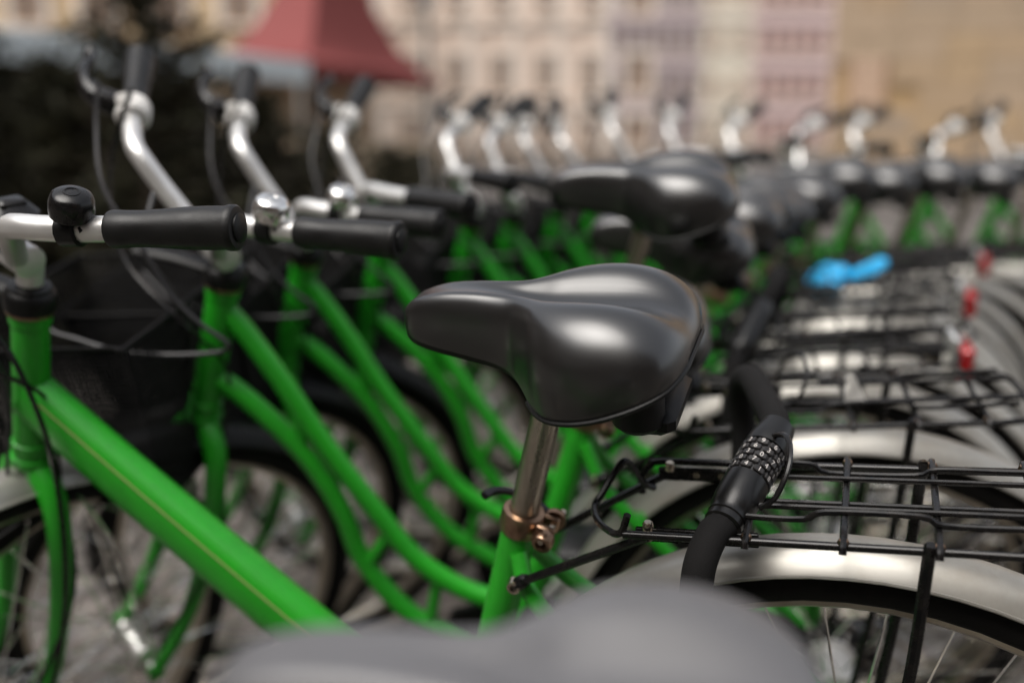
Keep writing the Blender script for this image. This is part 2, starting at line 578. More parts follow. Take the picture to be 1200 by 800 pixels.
# handlebar: origin at its clamp, steering frame (x forward, y left, z along steering axis)
def bar_side(s):
    return [(0.0, 0, 0), (0.008, .012 * s, .004), (0.026, .038 * s, .028), (0.046, .068 * s, .056), (0.059, .089 * s, .0765), (0.0615, .106 * s, .0855), (0.0545, .130 * s, .0925), (0.044, .154 * s, .0995), (0.029, .184 * s, .109), (0.004, .233 * s, .125), (-0.014, .268 * s, .1365)]
mb = MB()
lp = smooth_path(bar_side(1), 6)
rp = smooth_path(bar_side(-1), 6)
mb.tube(list(reversed(rp)) + lp[1:], 0.0111, 14)
ME['handlebar'] = mb.mesh('handlebar', M['silver'])
G0 = {s: Vector((0.029, .184 * s, .109)) for s in (1, -1)}
G1 = {s: Vector((-0.016, .273 * s, .138)) for s in (1, -1)}
def grip_mesh(s):
    d = G1[s] - G0[s]
    L = d.length + .006
    mb = MB()
    mb.lathe([(.0113, 0), (.0150, .0006), (.0158, .004), (.0152, .016), (.0150, .030), (.0158, .046), (.0172, .066), (.0178, .085), (.0176, L - .010), (.0186, L - .006), (.0186, L - .002), (.0170, L), (.011, L + .0008)], align_z(G0[s], d), 24)
    cap = MB()
    cap.lathe([(.0120, L - .001), (.0118, L + .0022), (.009, L + .0036), (.001, L + .0040)], align_z(G0[s], d), 20)
    return mb.mesh('grip', M['rubber']), cap.mesh('end_cap', M['saddle_base'])
GRIP = {s: grip_mesh(s) for s in (1, -1)}
def brake_meshes(s):
    d = (G1[s] - G0[s]).normalized()
    f = Vector((1, 0, 0))
    f = (f - d * f.dot(d)).normalized()
    dn = d.cross(f) * s
    base = G0[s] - d * 0.006
    body = MB()
    body.tube(smooth_path([base - d * .004, base + f * .018 - d * .006, base + f * .040 - d * .002, base + f * .052 + d * .012], 4), [.0165 - .004 * k / 12 for k in range(13)], 10)
    body.lathe([(.0155, -.009), (.0165, -.008), (.0165, .008), (.0155, .009)], align_z(base - d * .012, d), 16)
    blade = MB()
    blade.tube(smooth_path([base + f * .044 - d * .004, base + f * .058 + d * .018, base + f * .062 + d * .044, base + f * .056 + d * .072, base + f * .060 + d * .088], 5), [.0098 - .0014 * math.sin(math.pi * k / 20) for k in range(21)], 8, sx=1.0, sy=0.75)
    return body.mesh('brake_lever', M['black']), blade.mesh('lever_blade', M['black'])
BRAKE = {s: brake_meshes(s) for s in (1, -1)}
d_ = (G1[-1] - G0[-1]).normalized()
mb = MB()
mb.lathe([(.012, -.034), (.0175, -.033), (.0205, -.028), (.0205, -.010), (.0185, -.004), (.013, -.002)], align_z(G0[-1], d_), 20)
mb.tube([G0[-1] - d_ * .022 + Vector((.010, 0, .012)), G0[-1] - d_ * .014 + Vector((.014, 0, .018))], .010, 10)
ME['shifter'] = mb.mesh('gear_shifter', M['white'])
# bell on the left side, just inside the grip
bl = smooth_path(bar_side(1), 6)
bp = min(bl, key=lambda p: abs(p.y - .156))
bellm = align_z(bp, (0.10, .12, 1)) @ Matrix.Translation((0, 0, .001)) @ Matrix.Scale(.72, 4)
def bell(mat_dome, mat_low):
    low = MB()
    low.lathe([(.0155, .014), (.0165, .017), (.0165, .019), (.006, .019)], bellm, 20)
    low.lathe([(.0075, .008), (.0085, .020)], bellm, 12)
    dd = (bl[bl.index(bp) + 1] - bl[bl.index(bp) - 1]).normalized()
    low.lathe([(.0125, -.009), (.0145, -.008), (.0145, .008), (.0125, .009)], align_z(bp, dd), 16)
    low.box((0, .016, .008), (.010, .016, .012), bellm, .002)
    dome = MB()
    dome.lathe([(r, h - .008) for r, h in [(.0225, .0255), (.0240, .0265), (.0250, .032), (.0245, .043), (.0220, .051), (.0170, .0545), (.0095, .0560), (.0092, .0568), (.0072, .0570), (.0068, .0560), (.0036, .0560), (.001, .0562)]], bellm, 28)
    return low.mesh('bell', mat_low), dome.mesh('bell_dome', mat_dome)
BELL = {'black': bell(M['black'], M['saddle_base']), 'silver': bell(M['chrome'], M['saddle_base'])}

# rear rack
def rail_z(x):
    return 0.723 + (-0.105 - x) * 0.082
def build_rack():
    W = .060
    r = .0034
    main = MB()
    # outer rail: U open to the front, round at the rear
    pts = []
    for x in (-.108, -.2, -.28, -.36, -.42):
        pts.append((x, W, rail_z(x)))
    pts += [(-.448, W - .004, rail_z(-.448)), (-.460, W - .020, rail_z(-.46)), (-.463, 0, rail_z(-.463)), (-.460, -W + .020, rail_z(-.46)), (-.448, -W + .004, rail_z(-.448))]
    for x in (-.42, -.36, -.28, -.2, -.118):
        pts.append((x, -W, rail_z(x)))
    pts += [(-.106, -W, rail_z(-.1) - .004), (-.098, -W + .003, rail_z(-.1) - .016), (-.100, -W + .007, rail_z(-.1) - .030)]
    main.tube(smooth_path(pts, 4), r, 10)
    # front loop
    loop = MB()
    loop.tube(smooth_path([(-.112, -.048, .703), (-.104, -.040, .712), (-.094, -.028, .738), (-.088, -.018, .741), (-.076, .002, .722), (-.072, .012, .716), (-.080, .034, .716), (-.096, .053, .719), (-.106, .059, .724), (-.112, .060, .742)], 5), .0031, 8)
    # cross wires over the rails
    cross = []
    for x in (-.205, -.276, -.342, -.41):
        c = MB()
        z = rail_z(x)
        c.tube(smooth_path([(x, W + .010, z - .0005), (x, W, z + .0055), (x, 0, z + .0058), (x, -W, z + .0055), (x, -W - .007, z + .003)], 4), .0029, 8)
        cross.append(c.mesh('cross_wire', M['black']))
    welds = []
    for x in (-.205, -.276, -.342, -.41):
        for sy in (1, -1):
            q = MB()
            q.lathe([(.0010, -.0042), (.0036, -.0028), (.0046, 0), (.0036, .0028), (.0010, .0042)], Matrix.Translation((x, sy * W, rail_z(x) + .0036)), 8)
            welds.append(q.mesh('weld', M['bronze']))
    # middle lengthwise wire
    mid = MB()
    mid.tube([(-.175, 0.002, rail_z(-.175) + .001), (-.460, 0.002, rail_z(-.46) + .001)], .0027, 8)
    side_wires = []
    for yy in (.024, -.022):
        q = MB()
        q.tube([(-.190, yy, rail_z(-.19) + .0105), (-.455, yy, rail_z(-.455) + .0105)], .0024, 8)
        side_wires.append(q.mesh('lengthwise_wire', M['black']))
    # spring clip: wire frame lying on the rack
    clip = MB()
    pts = [(-.445, .040, .012), (-.40, .040, .010), (-.345, .040, .010), (-.328, .040, .017), (-.262, .040, .017), (-.246, .040, .010), (-.205, .040, .010), (-.188, .034, .010), (-.185, .012, .012), (-.190, -.012, .014), (-.188, -.034, .012), (-.205, -.042, .012), (-.246, -.042, .012), (-.262, -.042, .004), (-.328, -.042, .004), (-.345, -.042, .010), (-.40, -.042, .010), (-.445, -.042, .012)]
    clip.tube(smooth_path([(x, y, rail_z(x) + z) for x, y, z in pts], 4), .0026, 8)
    loop2 = MB()
    loop2.tube(smooth_path([(-.212, .030, rail_z(-.21) + .012), (-.224, .028, rail_z(-.22) + .022), (-.232, .010, rail_z(-.23) + .042), (-.228, -.018, rail_z(-.23) + .050), (-.214, -.034, rail_z(-.22) + .040), (-.206, -.038, rail_z(-.21) + .014)], 5), .0024, 8)
    # slotted mounting straps
    straps = []
    for s in (1, -1):
        c = MB()
        y = .049 * s
        c.box((0, 0, 0), (.098, .0026, .013), Matrix.Translation((-.165, y, rail_z(-.165) - .006)) @ Matrix.Rotation(R_(4.5), 4, 'Y'), .001)
        sm = c.mesh('mounting_strap', M['black'])
        holes = MB()
        for hx in (-.150, -.172, -.194):
            holes.lathe([(.0032, -.0019), (.0032, .0019)], align_z((hx, y, rail_z(hx) - .006), (0, 1, 0)), 12)
        bolts = MB()
        bolts.lathe([(.0058, 0), (.0058, .0025), (.0048, .0045), (.0028, .0045), (.0026, .002)], align_z((-.126, y, rail_z(-.126) - .006), (0, s, 0)), 12)
        bolts.lathe([(.0046, 0), (.0046, .006), (.003, .008)], align_z((-.126, y, rail_z(-.126) - .002), (0, 0, 1)), 10)
        straps.append((sm, holes.mesh('strap_hole', M['bolt']), bolts.mesh('bolt', M['bolt'])))
    legs = []
    for s in (1, -1):
        c = MB()
        c.tube(smooth_path([(-.336, s * (W - .002), rail_z(-.336) + .004), (-.335, s * (W + .004), rail_z(-.336) - .008), (-.330, s * (W + .008), .62), (-.312, s * (W + .012), .44), (-.302, s * (W + .012), .352)], 5), .0048, 8)
        legs.append(c.mesh('rack_leg', M['black']))
    rods = []
    for s in (1, -1):
        c = MB()
        c.tube([(-.006, .036 * s, .640), (-.012, .038 * s, .646), (-.126, .0525 * s, .7185)], .0041, 8)
        c.lathe([(.0062, 0), (.0066, .004), (.0066, .012), (.0048, .016)], align_z((-.002, .0355 * s, .638), (-.10, .012 * s, .072)), 12)
        b = MB()
        b.lathe([(.0075, 0), (.0075, .003), (.0062, .005), (.0062, .009), (.0035, .009), (.0034, .005)], align_z((-.002, .033 * s, .638), (.03, s, .01)), 14)
        rods.append((c.mesh('rack_stay', M['black']), b.mesh('bolt', M['bolt'])))
    return main.mesh('rear_rack', M['black']), loop.mesh('front_loop', M['black']), cross, mid.mesh('middle_wire', M['black']), clip.mesh('spring_clip', M['black']), loop2.mesh('clip_handle', M['black']), straps, legs, rods, side_wires + welds
RACK = build_rack()

refl = MB()
refl.box((0, 0, 0), (.020, .060, .050), Matrix.Translation((-.476, 0, rail_z(-.463) - .016)), .006)
ME['reflector'] = refl.mesh('rear_reflector', M['red'])
rh = MB()
rh.box((0, 0, 0), (.012, .046, .078), Matrix.Translation((-.463, 0, rail_z(-.463) - .018)), .004)
ME['reflector_housing'] = rh.mesh('reflector_housing', M['silver'])

def basket_meshes():
    """tapered mesh basket, origin at its rear top edge centre; x forward"""
    wt, wb, dt, db, h = .165, .125, .255, .19, .215
    def P(u, v, w):   # u along depth 0..1, v -1..1 lateral, w 0 top..1 bottom
        d = dt + (db - dt) * w
        x0 = (dt - db) * .35 * w
        ww = wt + (wb - wt) * w
        return Vector((x0 + d * u, ww * v, -h * w))
    rim = MB()
    c = .10
    corners = [P(c, 1, 0), P(1 - c, 1, 0), P(1, 1 - c, 0), P(1, -1 + c, 0), P(1 - c, -1, 0), P(c, -1, 0), P(0, -1 + c, 0), P(0, 1 - c, 0)]
    rim.tube(smooth_path(corners, 8, True), .0032, 8, closed=True)
    bot = MB()
    cb = [P(c, 1, 1), P(1 - c, 1, 1), P(1, 1 - c, 1), P(1, -1 + c, 1), P(1 - c, -1, 1), P(c, -1, 1), P(0, -1 + c, 1), P(0, 1 - c, 1)]
    bot.tube(smooth_path(cb, 5, True), .0028, 8, closed=True)
    wm = MB()
    r = .0013
    def wire(a, b):
        wm.tube([a, b], r, 3, cap=False)
    NV, NH = 48, 36
    for k in range(NV + 1):
        t = k / NV
        wire(P(t, 1, 0), P(t, 1, 1))
        wire(P(t, -1, 0), P(t, -1, 1))
        v = -1 + 2 * t
        wire(P(0, v, 0), P(0, v, 1))
        wire(P(1, v, 0), P(1, v, 1))
        wire(P(0, v, 1), P(1, v, 1))
        wire(P(t, -1, 1), P(t, 1, 1))
    for k in range(1, NH):
        w = k / NH
        ring = [P(0, -1, w), P(1, -1, w), P(1, 1, w), P(0, 1, w)]
        for i in range(4):
            wire(ring[i], ring[(i + 1) % 4])
    return rim.mesh('basket', M['mesh']), bot.mesh('basket_base_wire', M['mesh']), wm.mesh('basket_mesh', M['mesh'])
BASKET = basket_meshes()

# ---- parts that depend on the frame kind
def build_kind(kind):
    G = frame_geo(kind)
    P = []
    fr = MB()
    # head tube, seat tube
    fr.tube([G.head, G.head_low], .0185, 18)
    for p in (G.head, G.head_low):
        fr.lathe([(.0185, -.006), (.0205, -.005), (.0205, .005), (.0185, .006)], align_z(p - AXIS * (.006 if p is G.head else -.006), AXIS), 18)
    seat_top = G.clamp
    fr.tube([G.bb, seat_top - SEAT_DIR * .2, seat_top], .0165, 18)
    fr.lathe([(.020, -.036), (.0215, -.034), (.0215, .034), (.020, .036)], align_z(G.bb, (0, 1, 0)), 18)
    stripe = None
    if kind == 'thick':
        path = smooth_path([(.540, 0, .764), (.440, 0, .674), (.335, 0, .583), (.235, 0, .497), (.170, 0, .434), (.135, 0, .370), (.124, 0, .31)], 6)
        # rounded wedge section: flat upper facets, deep sides
        sec = [(0, .026), (.010, .0245), (.0175, .018), (.0205, .008), (.0205, -.008), (.0175, -.020), (.010, -.027), (0, -.0285)]
        sec = sec + [(-a, b) for a, b in reversed(sec[1:-1])]
        rings = []
        for i, p in enumerate(path):
            t = (path[min(i + 1, len(path) - 1)] - path[max(i - 1, 0)]).normalized()
            nrm = Vector((-t.z, 0, t.x))
            if nrm.z < 0:
                nrm = -nrm
            k = 1.0 + .30 * i / (len(path) - 1)
            rings.append([p + Vector((0, a * k, 0)) + nrm * b * k for a, b in sec])
        fr.ring_loft(rings)
        stripe = MB()
        sr = []
        for i, p in enumerate(path[1:-6]):
            i += 1
            t = (path[i + 1] - path[i - 1]).normalized()
            nrm = Vector((-t.z, 0, t.x))
            if nrm.z < 0:
                nrm = -nrm
            k = 1.0 + .30 * i / (len(path) - 1)
            a = p + Vector((0, .0186 * k, 0)) + nrm * .0158 * k
            sr.append(a)
        stripe.tube(sr, .0009, 6)
    else:
        up = smooth_path([(.446, 0, .832), (.422, 0, .800), (.384, 0, .736), (.350, 0, .671), (.311, 0, .605), (.276, 0, .549), (.236, 0, .490), (.184, 0, .450), (.130, 0, .430), (.086, 0, .424)], 4)
        lo = smooth_path([(.478, 0, .742), (.440, 0, .716), (.384, 0, .657), (.350, 0, .607), (.324, 0, .548), (.308, 0, .486), (.278, 0, .434), (.242, 0, .394), (.185, 0, .358), (.13, 0, .325)], 4)
        fr.tube(up, .0130, 14)
        fr.tube(lo, .0130, 14)
        fr.tube([(.370, 0, .712), (.366, 0, .640)], .008, 10)
        fr.tube([(.262, 0, .530), (.300, 0, .470)], .0085, 10)
        fr.tube([(.205, 0, .462), (.222, 0, .380)], .008, 10)
    # stays
    for s in (1, -1):
        st = [G.clamp - SEAT_DIR * .030 + Vector((-.006, .013 * s, 0)), (-.020, .030 * s, .615), (-.120, .046 * s, .520), (-.285, .062 * s, .362), (-.30, .063 * s, .345)]
        fr.tube(smooth_path(st, 5), .0085, 10)
        ch = [G.bb + Vector((-.005, .026 * s, 0)), (.02, .042 * s, .306), (-.12, .056 * s, .322), (-.30, .063 * s, .342)]
        fr.tube(smooth_path(ch, 5), .009, 10)
        fr.box((-.302, .063 * s, .345), (.035, .006, .045), None, .0015)
    fr.tube([(-.055, -.036, .585), (-.055, .036, .585)], .008, 10)
    kids = []
    if stripe:
        kids.append(('pinstripe', stripe.mesh('pinstripe', M['stripe'])))
    P.append(spec('frame', fr.mesh('frame', M['green'], True, 50), 'fixed', kids))
    # seat post and collar
    sp = MB()
    sp.tube([G.clamp - SEAT_DIR * .12, G.clamp + SEAT_DIR * .148], .0134, 20)
    for k in range(5):
        pass
    P.append(spec('seat_post', sp.mesh('seat_post', M['post']), 'seat'))
    sc = MB()
    cm = align_z(G.clamp, SEAT_DIR)
    sc.lathe([(.0168, -.012), (.0190, -.0115), (.0198, -.009), (.0198, .007), (.0188, .0095), (.0142, .0105), (.0138, .008)], cm, 28)
    for sy in (1, -1):
        sc.box((-.024, .0085 * sy, -.001), (.018, .0055, .016), cm, .0015)
    cb = MB()
    cb.lathe([(.0034, -.030), (.0034, .022)], align_z(cm @ Vector((-.027, 0, -.001)), (0.15, 1, 0)), 10)
    bn = MB()
    bn.lathe([(.0058, 0), (.0092, .001), (.0096, .003), (.0096, .010), (.0085, .012), (.0055, .0122), (.0052, .004), (.001, .004)], align_z(cm @ Vector((-.027, .0125, -.001)), (0.12, 1, -.1)), 18)
    bn.lathe([(.0105, 0), (.011, .002), (.010, .007), (.004, .008)], align_z(cm @ Vector((-.027, -.013, -.001)), (0.1, -1, 0)), 16)
    lv = MB()
    lv.tube(smooth_path([cm @ Vector((-.022, -.020, 0)), cm @ Vector((-.006, -.026, .002)), cm @ Vector((.018, -.024, .006)), cm @ Vector((.033, -.012, .010)), cm @ Vector((.038, .004, .012))], 4), .0042, 8, sx=1, sy=.8)
    P.append(spec('seat_collar', sc.mesh('seat_collar', M['bronze']), 'fixed', [('clamp_bolt', cb.mesh('clamp_bolt', M['bolt'])), ('clamp_nut', bn.mesh('clamp_nut', M['bronze'])), ('clamp_lever', lv.mesh('clamp_lever', M['black']))]))
    # fork
    fk = MB()
    fk.tube([G.head_low + AXIS * .01, G.head_low - AXIS * .014], .0195, 16)
    fk.lathe([(.019, -.005), (.0225, -.004), (.0225, .004), (.019, .005)], align_z(G.head_low - AXIS * .012, AXIS), 18)
    top = G.head_low - AXIS * .014
    for s in (1, -1):
        a = top + Vector((0, .004 * s, 0)) - AXIS * .004
        pts = [a, top - AXIS * .030 + Vector((0, .036 * s, 0)), top - AXIS * .075 + Vector((0, .050 * s, 0)), top - AXIS * .16 + Vector((0, .053 * s, 0)), top - AXIS * .24 + Vector((.006, .054 * s, 0)), top - AXIS * .30 + Vector((.022, .055 * s, 0)), G.front + Vector((0, .055 * s, 0))]
        q = smooth_path(pts, 5)
        fk.tube(q, [.0155 - .007 * i / (len(q) - 1) for i in range(len(q))], 12)
        fk.box(G.front + Vector((0, .055 * s, 0)), (.022, .006, .03), None, .0015)
    P.append(spec('fork', fk.mesh('fork', M['green'], True, 50), 'steer'))
    # headset + stem
    hsb = MB()
    hsb.lathe([(.019, 0), (.0235, .001), (.0235, .004), (.021, .006)], align_z(G.head, AXIS), 20)
    P.append(spec('headset_ring', hsb.mesh('headset_ring', M['bronze']), 'steer'))
    st = MB()
    hc = .078
    st.tube([G.head - AXIS * .03, G.head + AXIS * (hc - .012)], .0112, 16)
    st.tube(smooth_path([G.head + AXIS * (hc - .034), G.head + AXIS * (hc - .008), G.head + AXIS * hc + FWD_P * .010], 4), .0130, 14)
    st.lathe([(.0128, -.022), (.016, -.021), (.016, .021), (.0128, .022)], align_z(G.head + AXIS * hc + FWD_P * .012, (0, 1, 0)), 18)
    P.append(spec('stem', st.mesh('stem', M['silver']), 'stem'))
    cap = MB()
    cap.lathe([(.0195, .004), (.0245, .005), (.0252, .009), (.0250, .018), (.0235, .023), (.0205, .026), (.0205, .029), (.0125, .031)], align_z(G.head, AXIS), 20)
    cap.tube(smooth_path([G.head + AXIS * .018 + FWD_P * .018, G.head + AXIS * .018 + FWD_P * .06, G.head + AXIS * .012 + FWD_P * .11], 4), .011, 10, sx=1.2, sy=.6)
    P.append(spec('headset_cover', cap.mesh('headset_cover', M['saddle_base']), 'fixed'))
    if kind == 'thick':
        bk = MB()
        bc = align_z(G.head + AXIS * (hc + .040) + FWD_P * .018, AXIS)
        bk.box((0, 0, 0), (.050, .034, .030), bc, .009)
        bk.box((0, 0, .016), (.026, .016, .006), bc, .002)
        bk.box((.004, 0, -.024), (.012, .020, .030), bc, .003)
        P.append(spec('handlebar_bracket', bk.mesh('handlebar_bracket', M['black']), 'stem'))
        cx = MB()
        cx.tube(smooth_path([(.60, .05, .93), (.560, .045, .893), (.520, .037, .842), (.506, .035, .802), (.497, .035, .745), (.499, .035, .685), (.511, .038, .599), (.534, .045, .505), (.575, .060, .400), (.62, .064, .36)], 6), .0027, 8)
        P.append(spec('brake_cable', cx.mesh('brake_cable', M['black']), 'fixed'))
    else:
        cx = MB()
        cx.tube(smooth_path([(.474, .060, .985), (.472, .100, .949), (.466, .11, .930), (.447, .11, .887), (.418, .11, .854), (.397, .11, .838), (.391, .11, .829), (.404, .11, .821), (.459, .11, .816), (.520, .11, .818), (.568, .11, .831), (.599, .11, .842), (.64, .09, .870)], 6), .0029, 8)
        P.append(spec('brake_cable', cx.mesh('brake_cable', M['cable']), 'fixed'))
    barm = Matrix.Translation(G.head + AXIS * hc + FWD_P * .012) @ Matrix(((FWD_P.x, 0, AXIS.x, 0), (0, 1, 0, 0), (FWD_P.z, 0, AXIS.z, 0), (0, 0, 0, 1)))
    G.barm = barm
    P.append(spec('handlebar', ME['handlebar'], 'bar'))
    for s in (1, -1):
        P.append(spec('grip', GRIP[s][0], 'bar', [('end_cap', GRIP[s][1])]))
    P.append(spec('brake_lever', BRAKE[-1][0], 'bar', [('lever_blade', BRAKE[-1][1])]))
    P.append(spec('gear_shifter', ME['shifter'], 'bar'))
    # cables from the lever and the shifter down to the fork crown
    def bl_(v):
        return barm @ Vector(v)
    c1 = MB()
    c1.tube(smooth_path([bl_(G0[-1] + Vector((.050, .010, -.006))), bl_((.088, -.150, .062)), bl_((.100, -.090, .01)), bl_((.070, -.030, -.05)), G.head - AXIS * .06 + FWD_P * .032, G.head_low - AXIS * .03 + FWD_P * .028], 6), .0026, 6)
    P.append(spec('brake_cable', c1.mesh('brake_cable', M['cable']), 'steer'))
    c2 = MB()
    c2.tube(smooth_path([bl_(G0[-1] + Vector((.020, .030, -.004))), bl_((.076, -.130, .020)), bl_((.085, -.06, -.060)), bl_((.050, .030, -.105)), G.head - AXIS * .10 + Vector((-.004, .028, 0)), G.head_low - AXIS * .04 + Vector((-.014, .030, 0)), G.head_low - AXIS * .18 + Vector((-.012, .060, 0)), G.front + Vector((-.01, .064, .05))], 6), .0025, 6)
    P.append(spec('gear_cable', c2.mesh('gear_cable', M['black']), 'steer'))
    # wheels, mudguards
    fw = Matrix.Translation(G.front)
    rw = Matrix.Translation(REAR)
    P.append(dict(spec('front_wheel', ME['rim'], 'steer', [('tyre', ME['tyre']), ('hub', ME['hub'])]), base=fw, wheel=True))
    P.append(dict(spec('rear_wheel', ME['rim'], 'fixed', [('tyre', ME['tyre']), ('hub', ME['hub_drum'])]), base=rw, wheel=True))
    P.append(dict(spec('rear_mudguard', ME['rear_mudguard'], 'fixed'), base=rw))
    ms = MB()
    for s in (1, -1):
        ms.tube(smooth_path([(.0, .052 * s, .008), (.14, .050 * s, .18), (.235, .030 * s, .262)], 4), .002, 6)
    P.append(dict(spec('front_mudguard', ME['front_mudguard' if kind == 'thick' else 'front_mudguard_black'], 'steer', [('mudguard_stay', ms.mesh('mudguard_stay', M['chrome']))]), base=fw @ Matrix.Rotation(R_(-38), 4, 'Y')))
    # rack
    main, loop, cross, mid, clip, loop2, straps, legs, rods, side_wires = RACK
    kids = [('front_loop', loop), ('middle_wire', mid), ('spring_clip', clip), ('clip_handle', loop2)]
    kids += [('cross_wire', c) for c in cross] + [('rack_leg', l) for l in legs] + [(q.name.split('.')[0], q) for q in side_wires]
    for sm, hm, bm in straps:
        kids += [('mounting_strap', sm), ('strap_hole', hm), ('bolt', bm)]
    P.append(spec('rear_rack', main, 'fixed', kids))
    for rm, bm in rods:
        P.append(spec('rack_stay', rm, 'fixed', [('bolt', bm)]))
    P.append(spec('rear_reflector', ME['reflector'], 'fixed', [('reflector_housing', ME['reflector_housing'])]))
    # saddle (mesh z is measured from the clamp)
    P.append(dict(spec('saddle', ME['saddle'], 'seat', [('saddle_base', ME['saddle_base']), ('saddle_rail', ME['saddle_rail']), ('saddle_clamp', ME['saddle_clamp']), ('saddle_bumper', ME['saddle_bumper'])]), base=Matrix.Translation(G.clamp)))
    # drive side
    cg = MB()
    cg.ring_loft([[Vector((x, -.052 + dy, z)) for x, z in pr] for dy, pr in ((-.006, None), (.006, None)) for pr in [[(.225, .30), (.205, .365), (.14, .392), (.0, .392), (-.20, .385), (-.36, .372), (-.365, .318), (-.2, .272), (.0, .235), (.14, .205), (.205, .235)]]])
    P.append(spec('chain_guard', cg.mesh('chain_guard', M['saddle_base'], True, 30), 'fixed'))
    cr = MB()
    cr.lathe([(.009, -.075), (.009, .075)], align_z(G.bb, (0, 1, 0)), 12)
    for s in (1, -1):
        dv = Vector((.6 * s, 0, -.8 * s)) * .165
        cr.tube([G.bb + Vector((0, .072 * s, 0)), G.bb + dv + Vector((0, .084 * s, 0))], .009, 10, sx=.7, sy=1.2)
    kids = []
    for s in (1, -1):
        pd = MB()
        dv = Vector((.6 * s, 0, -.8 * s)) * .165
        pd.box(G.bb + dv + Vector((0, .135 * s, 0)), (.090, .085, .022), None, .005)
        kids.append(('pedal', pd.mesh('pedal', M['saddle_base'])))
    P.append(spec('crank', cr.mesh('crank', M['silver']), 'fixed', kids))
    ks = MB()
    ks.tube(smooth_path([(-.235, .066, .335), (-.232, .085, .30), (-.215, .130, .17), (-.198, .176, .042), (-.175, .186, .042)], 4), .0075, 8)
    P.append(spec('kickstand', ks.mesh('kickstand', M['black']), 'fixed'))
    return G, P

KINDS = {k: build_kind(k) for k in ('thick', 'twin')}
LEAN = 12

def bike(kind, x, y, theta, label, steer=55, bar_dz=-.032, seat=0.0, lean=LEAN, bell_kind='silver', basket=True, spokes=False, extra=None, seat_tilt=0.0, seat_fwd=0.0, saddle_me=None, reflector=True):
    G, P = KINDS[kind]
    root = bpy.data.objects.new('bicycle', None)
    col.objects.link(root)
    root.empty_display_size = 0.1
    mw = Matrix.Translation((x, y, 0)) @ Matrix.Rotation(R_(180 - theta), 4, 'Z') @ Matrix.Rotation(R_(-lean), 4, 'X')
    root.matrix_world = mw
    tag(root, label, 'bicycle', 'green rental bicycles parked side by side')
    SM = Matrix.Translation(G.head) @ Matrix.Rotation(R_(steer), 4, AXIS) @ Matrix.Translation(-G.head)
    TM = Matrix.Translation(SEAT_DIR * seat)
    for p in P:
        if p['name'] == 'rear_reflector' and not reflector:
            continue
        m = {'fixed': Matrix(), 'steer': SM, 'bar': SM @ Matrix.Translation(AXIS * bar_dz) @ G.barm, 'stem': SM @ Matrix.Translation(AXIS * bar_dz), 'seat': TM}[p['mode']]
        if 'base' in p:
            m = m @ p['base']
            if p['name'] == 'saddle':
                m = m @ Matrix.Translation((seat_fwd, 0, 0)) @ Matrix.Translation((-.03, 0, .15)) @ Matrix.Rotation(R_(seat_tilt), 4, 'Y') @ Matrix.Translation((.03, 0, -.15))
        if p.get('wheel'):
            m = m @ Matrix.Rotation(random.uniform(0, 6.28), 4, 'Y')
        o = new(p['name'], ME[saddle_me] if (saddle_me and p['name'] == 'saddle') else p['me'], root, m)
        for nm, me in p['kids']:
            new(nm, me, o)
        if p.get('wheel'):
            if spokes:
                for p0, p1 in spk:
                    d = p1 - p0
                    mm = align_z(p0, d) @ Matrix.Diagonal((1, 1, d.length, 1))
                    new('spoke', ME['spoke'], o, mm)
            else:
                tag(new('spokes', ME['spokes'], o), kind='stuff')
    if bell_kind:
      b = new('bell', BELL[bell_kind][0], root, SM @ Matrix.Translation(AXIS * bar_dz) @ G.barm)
      new('bell_dome', BELL[bell_kind][1], b)
    if basket:
        bm = Matrix.Translation((G.head.x + .045, -.012, .842)) @ Matrix.Rotation(R_(3), 4, 'Y')
        bo = new('basket', BASKET[0], root, bm)
        new('basket_base_wire', BASKET[1], bo)
        tag(new('basket_mesh', BASKET[2], bo), kind='stuff')
    return root, mw

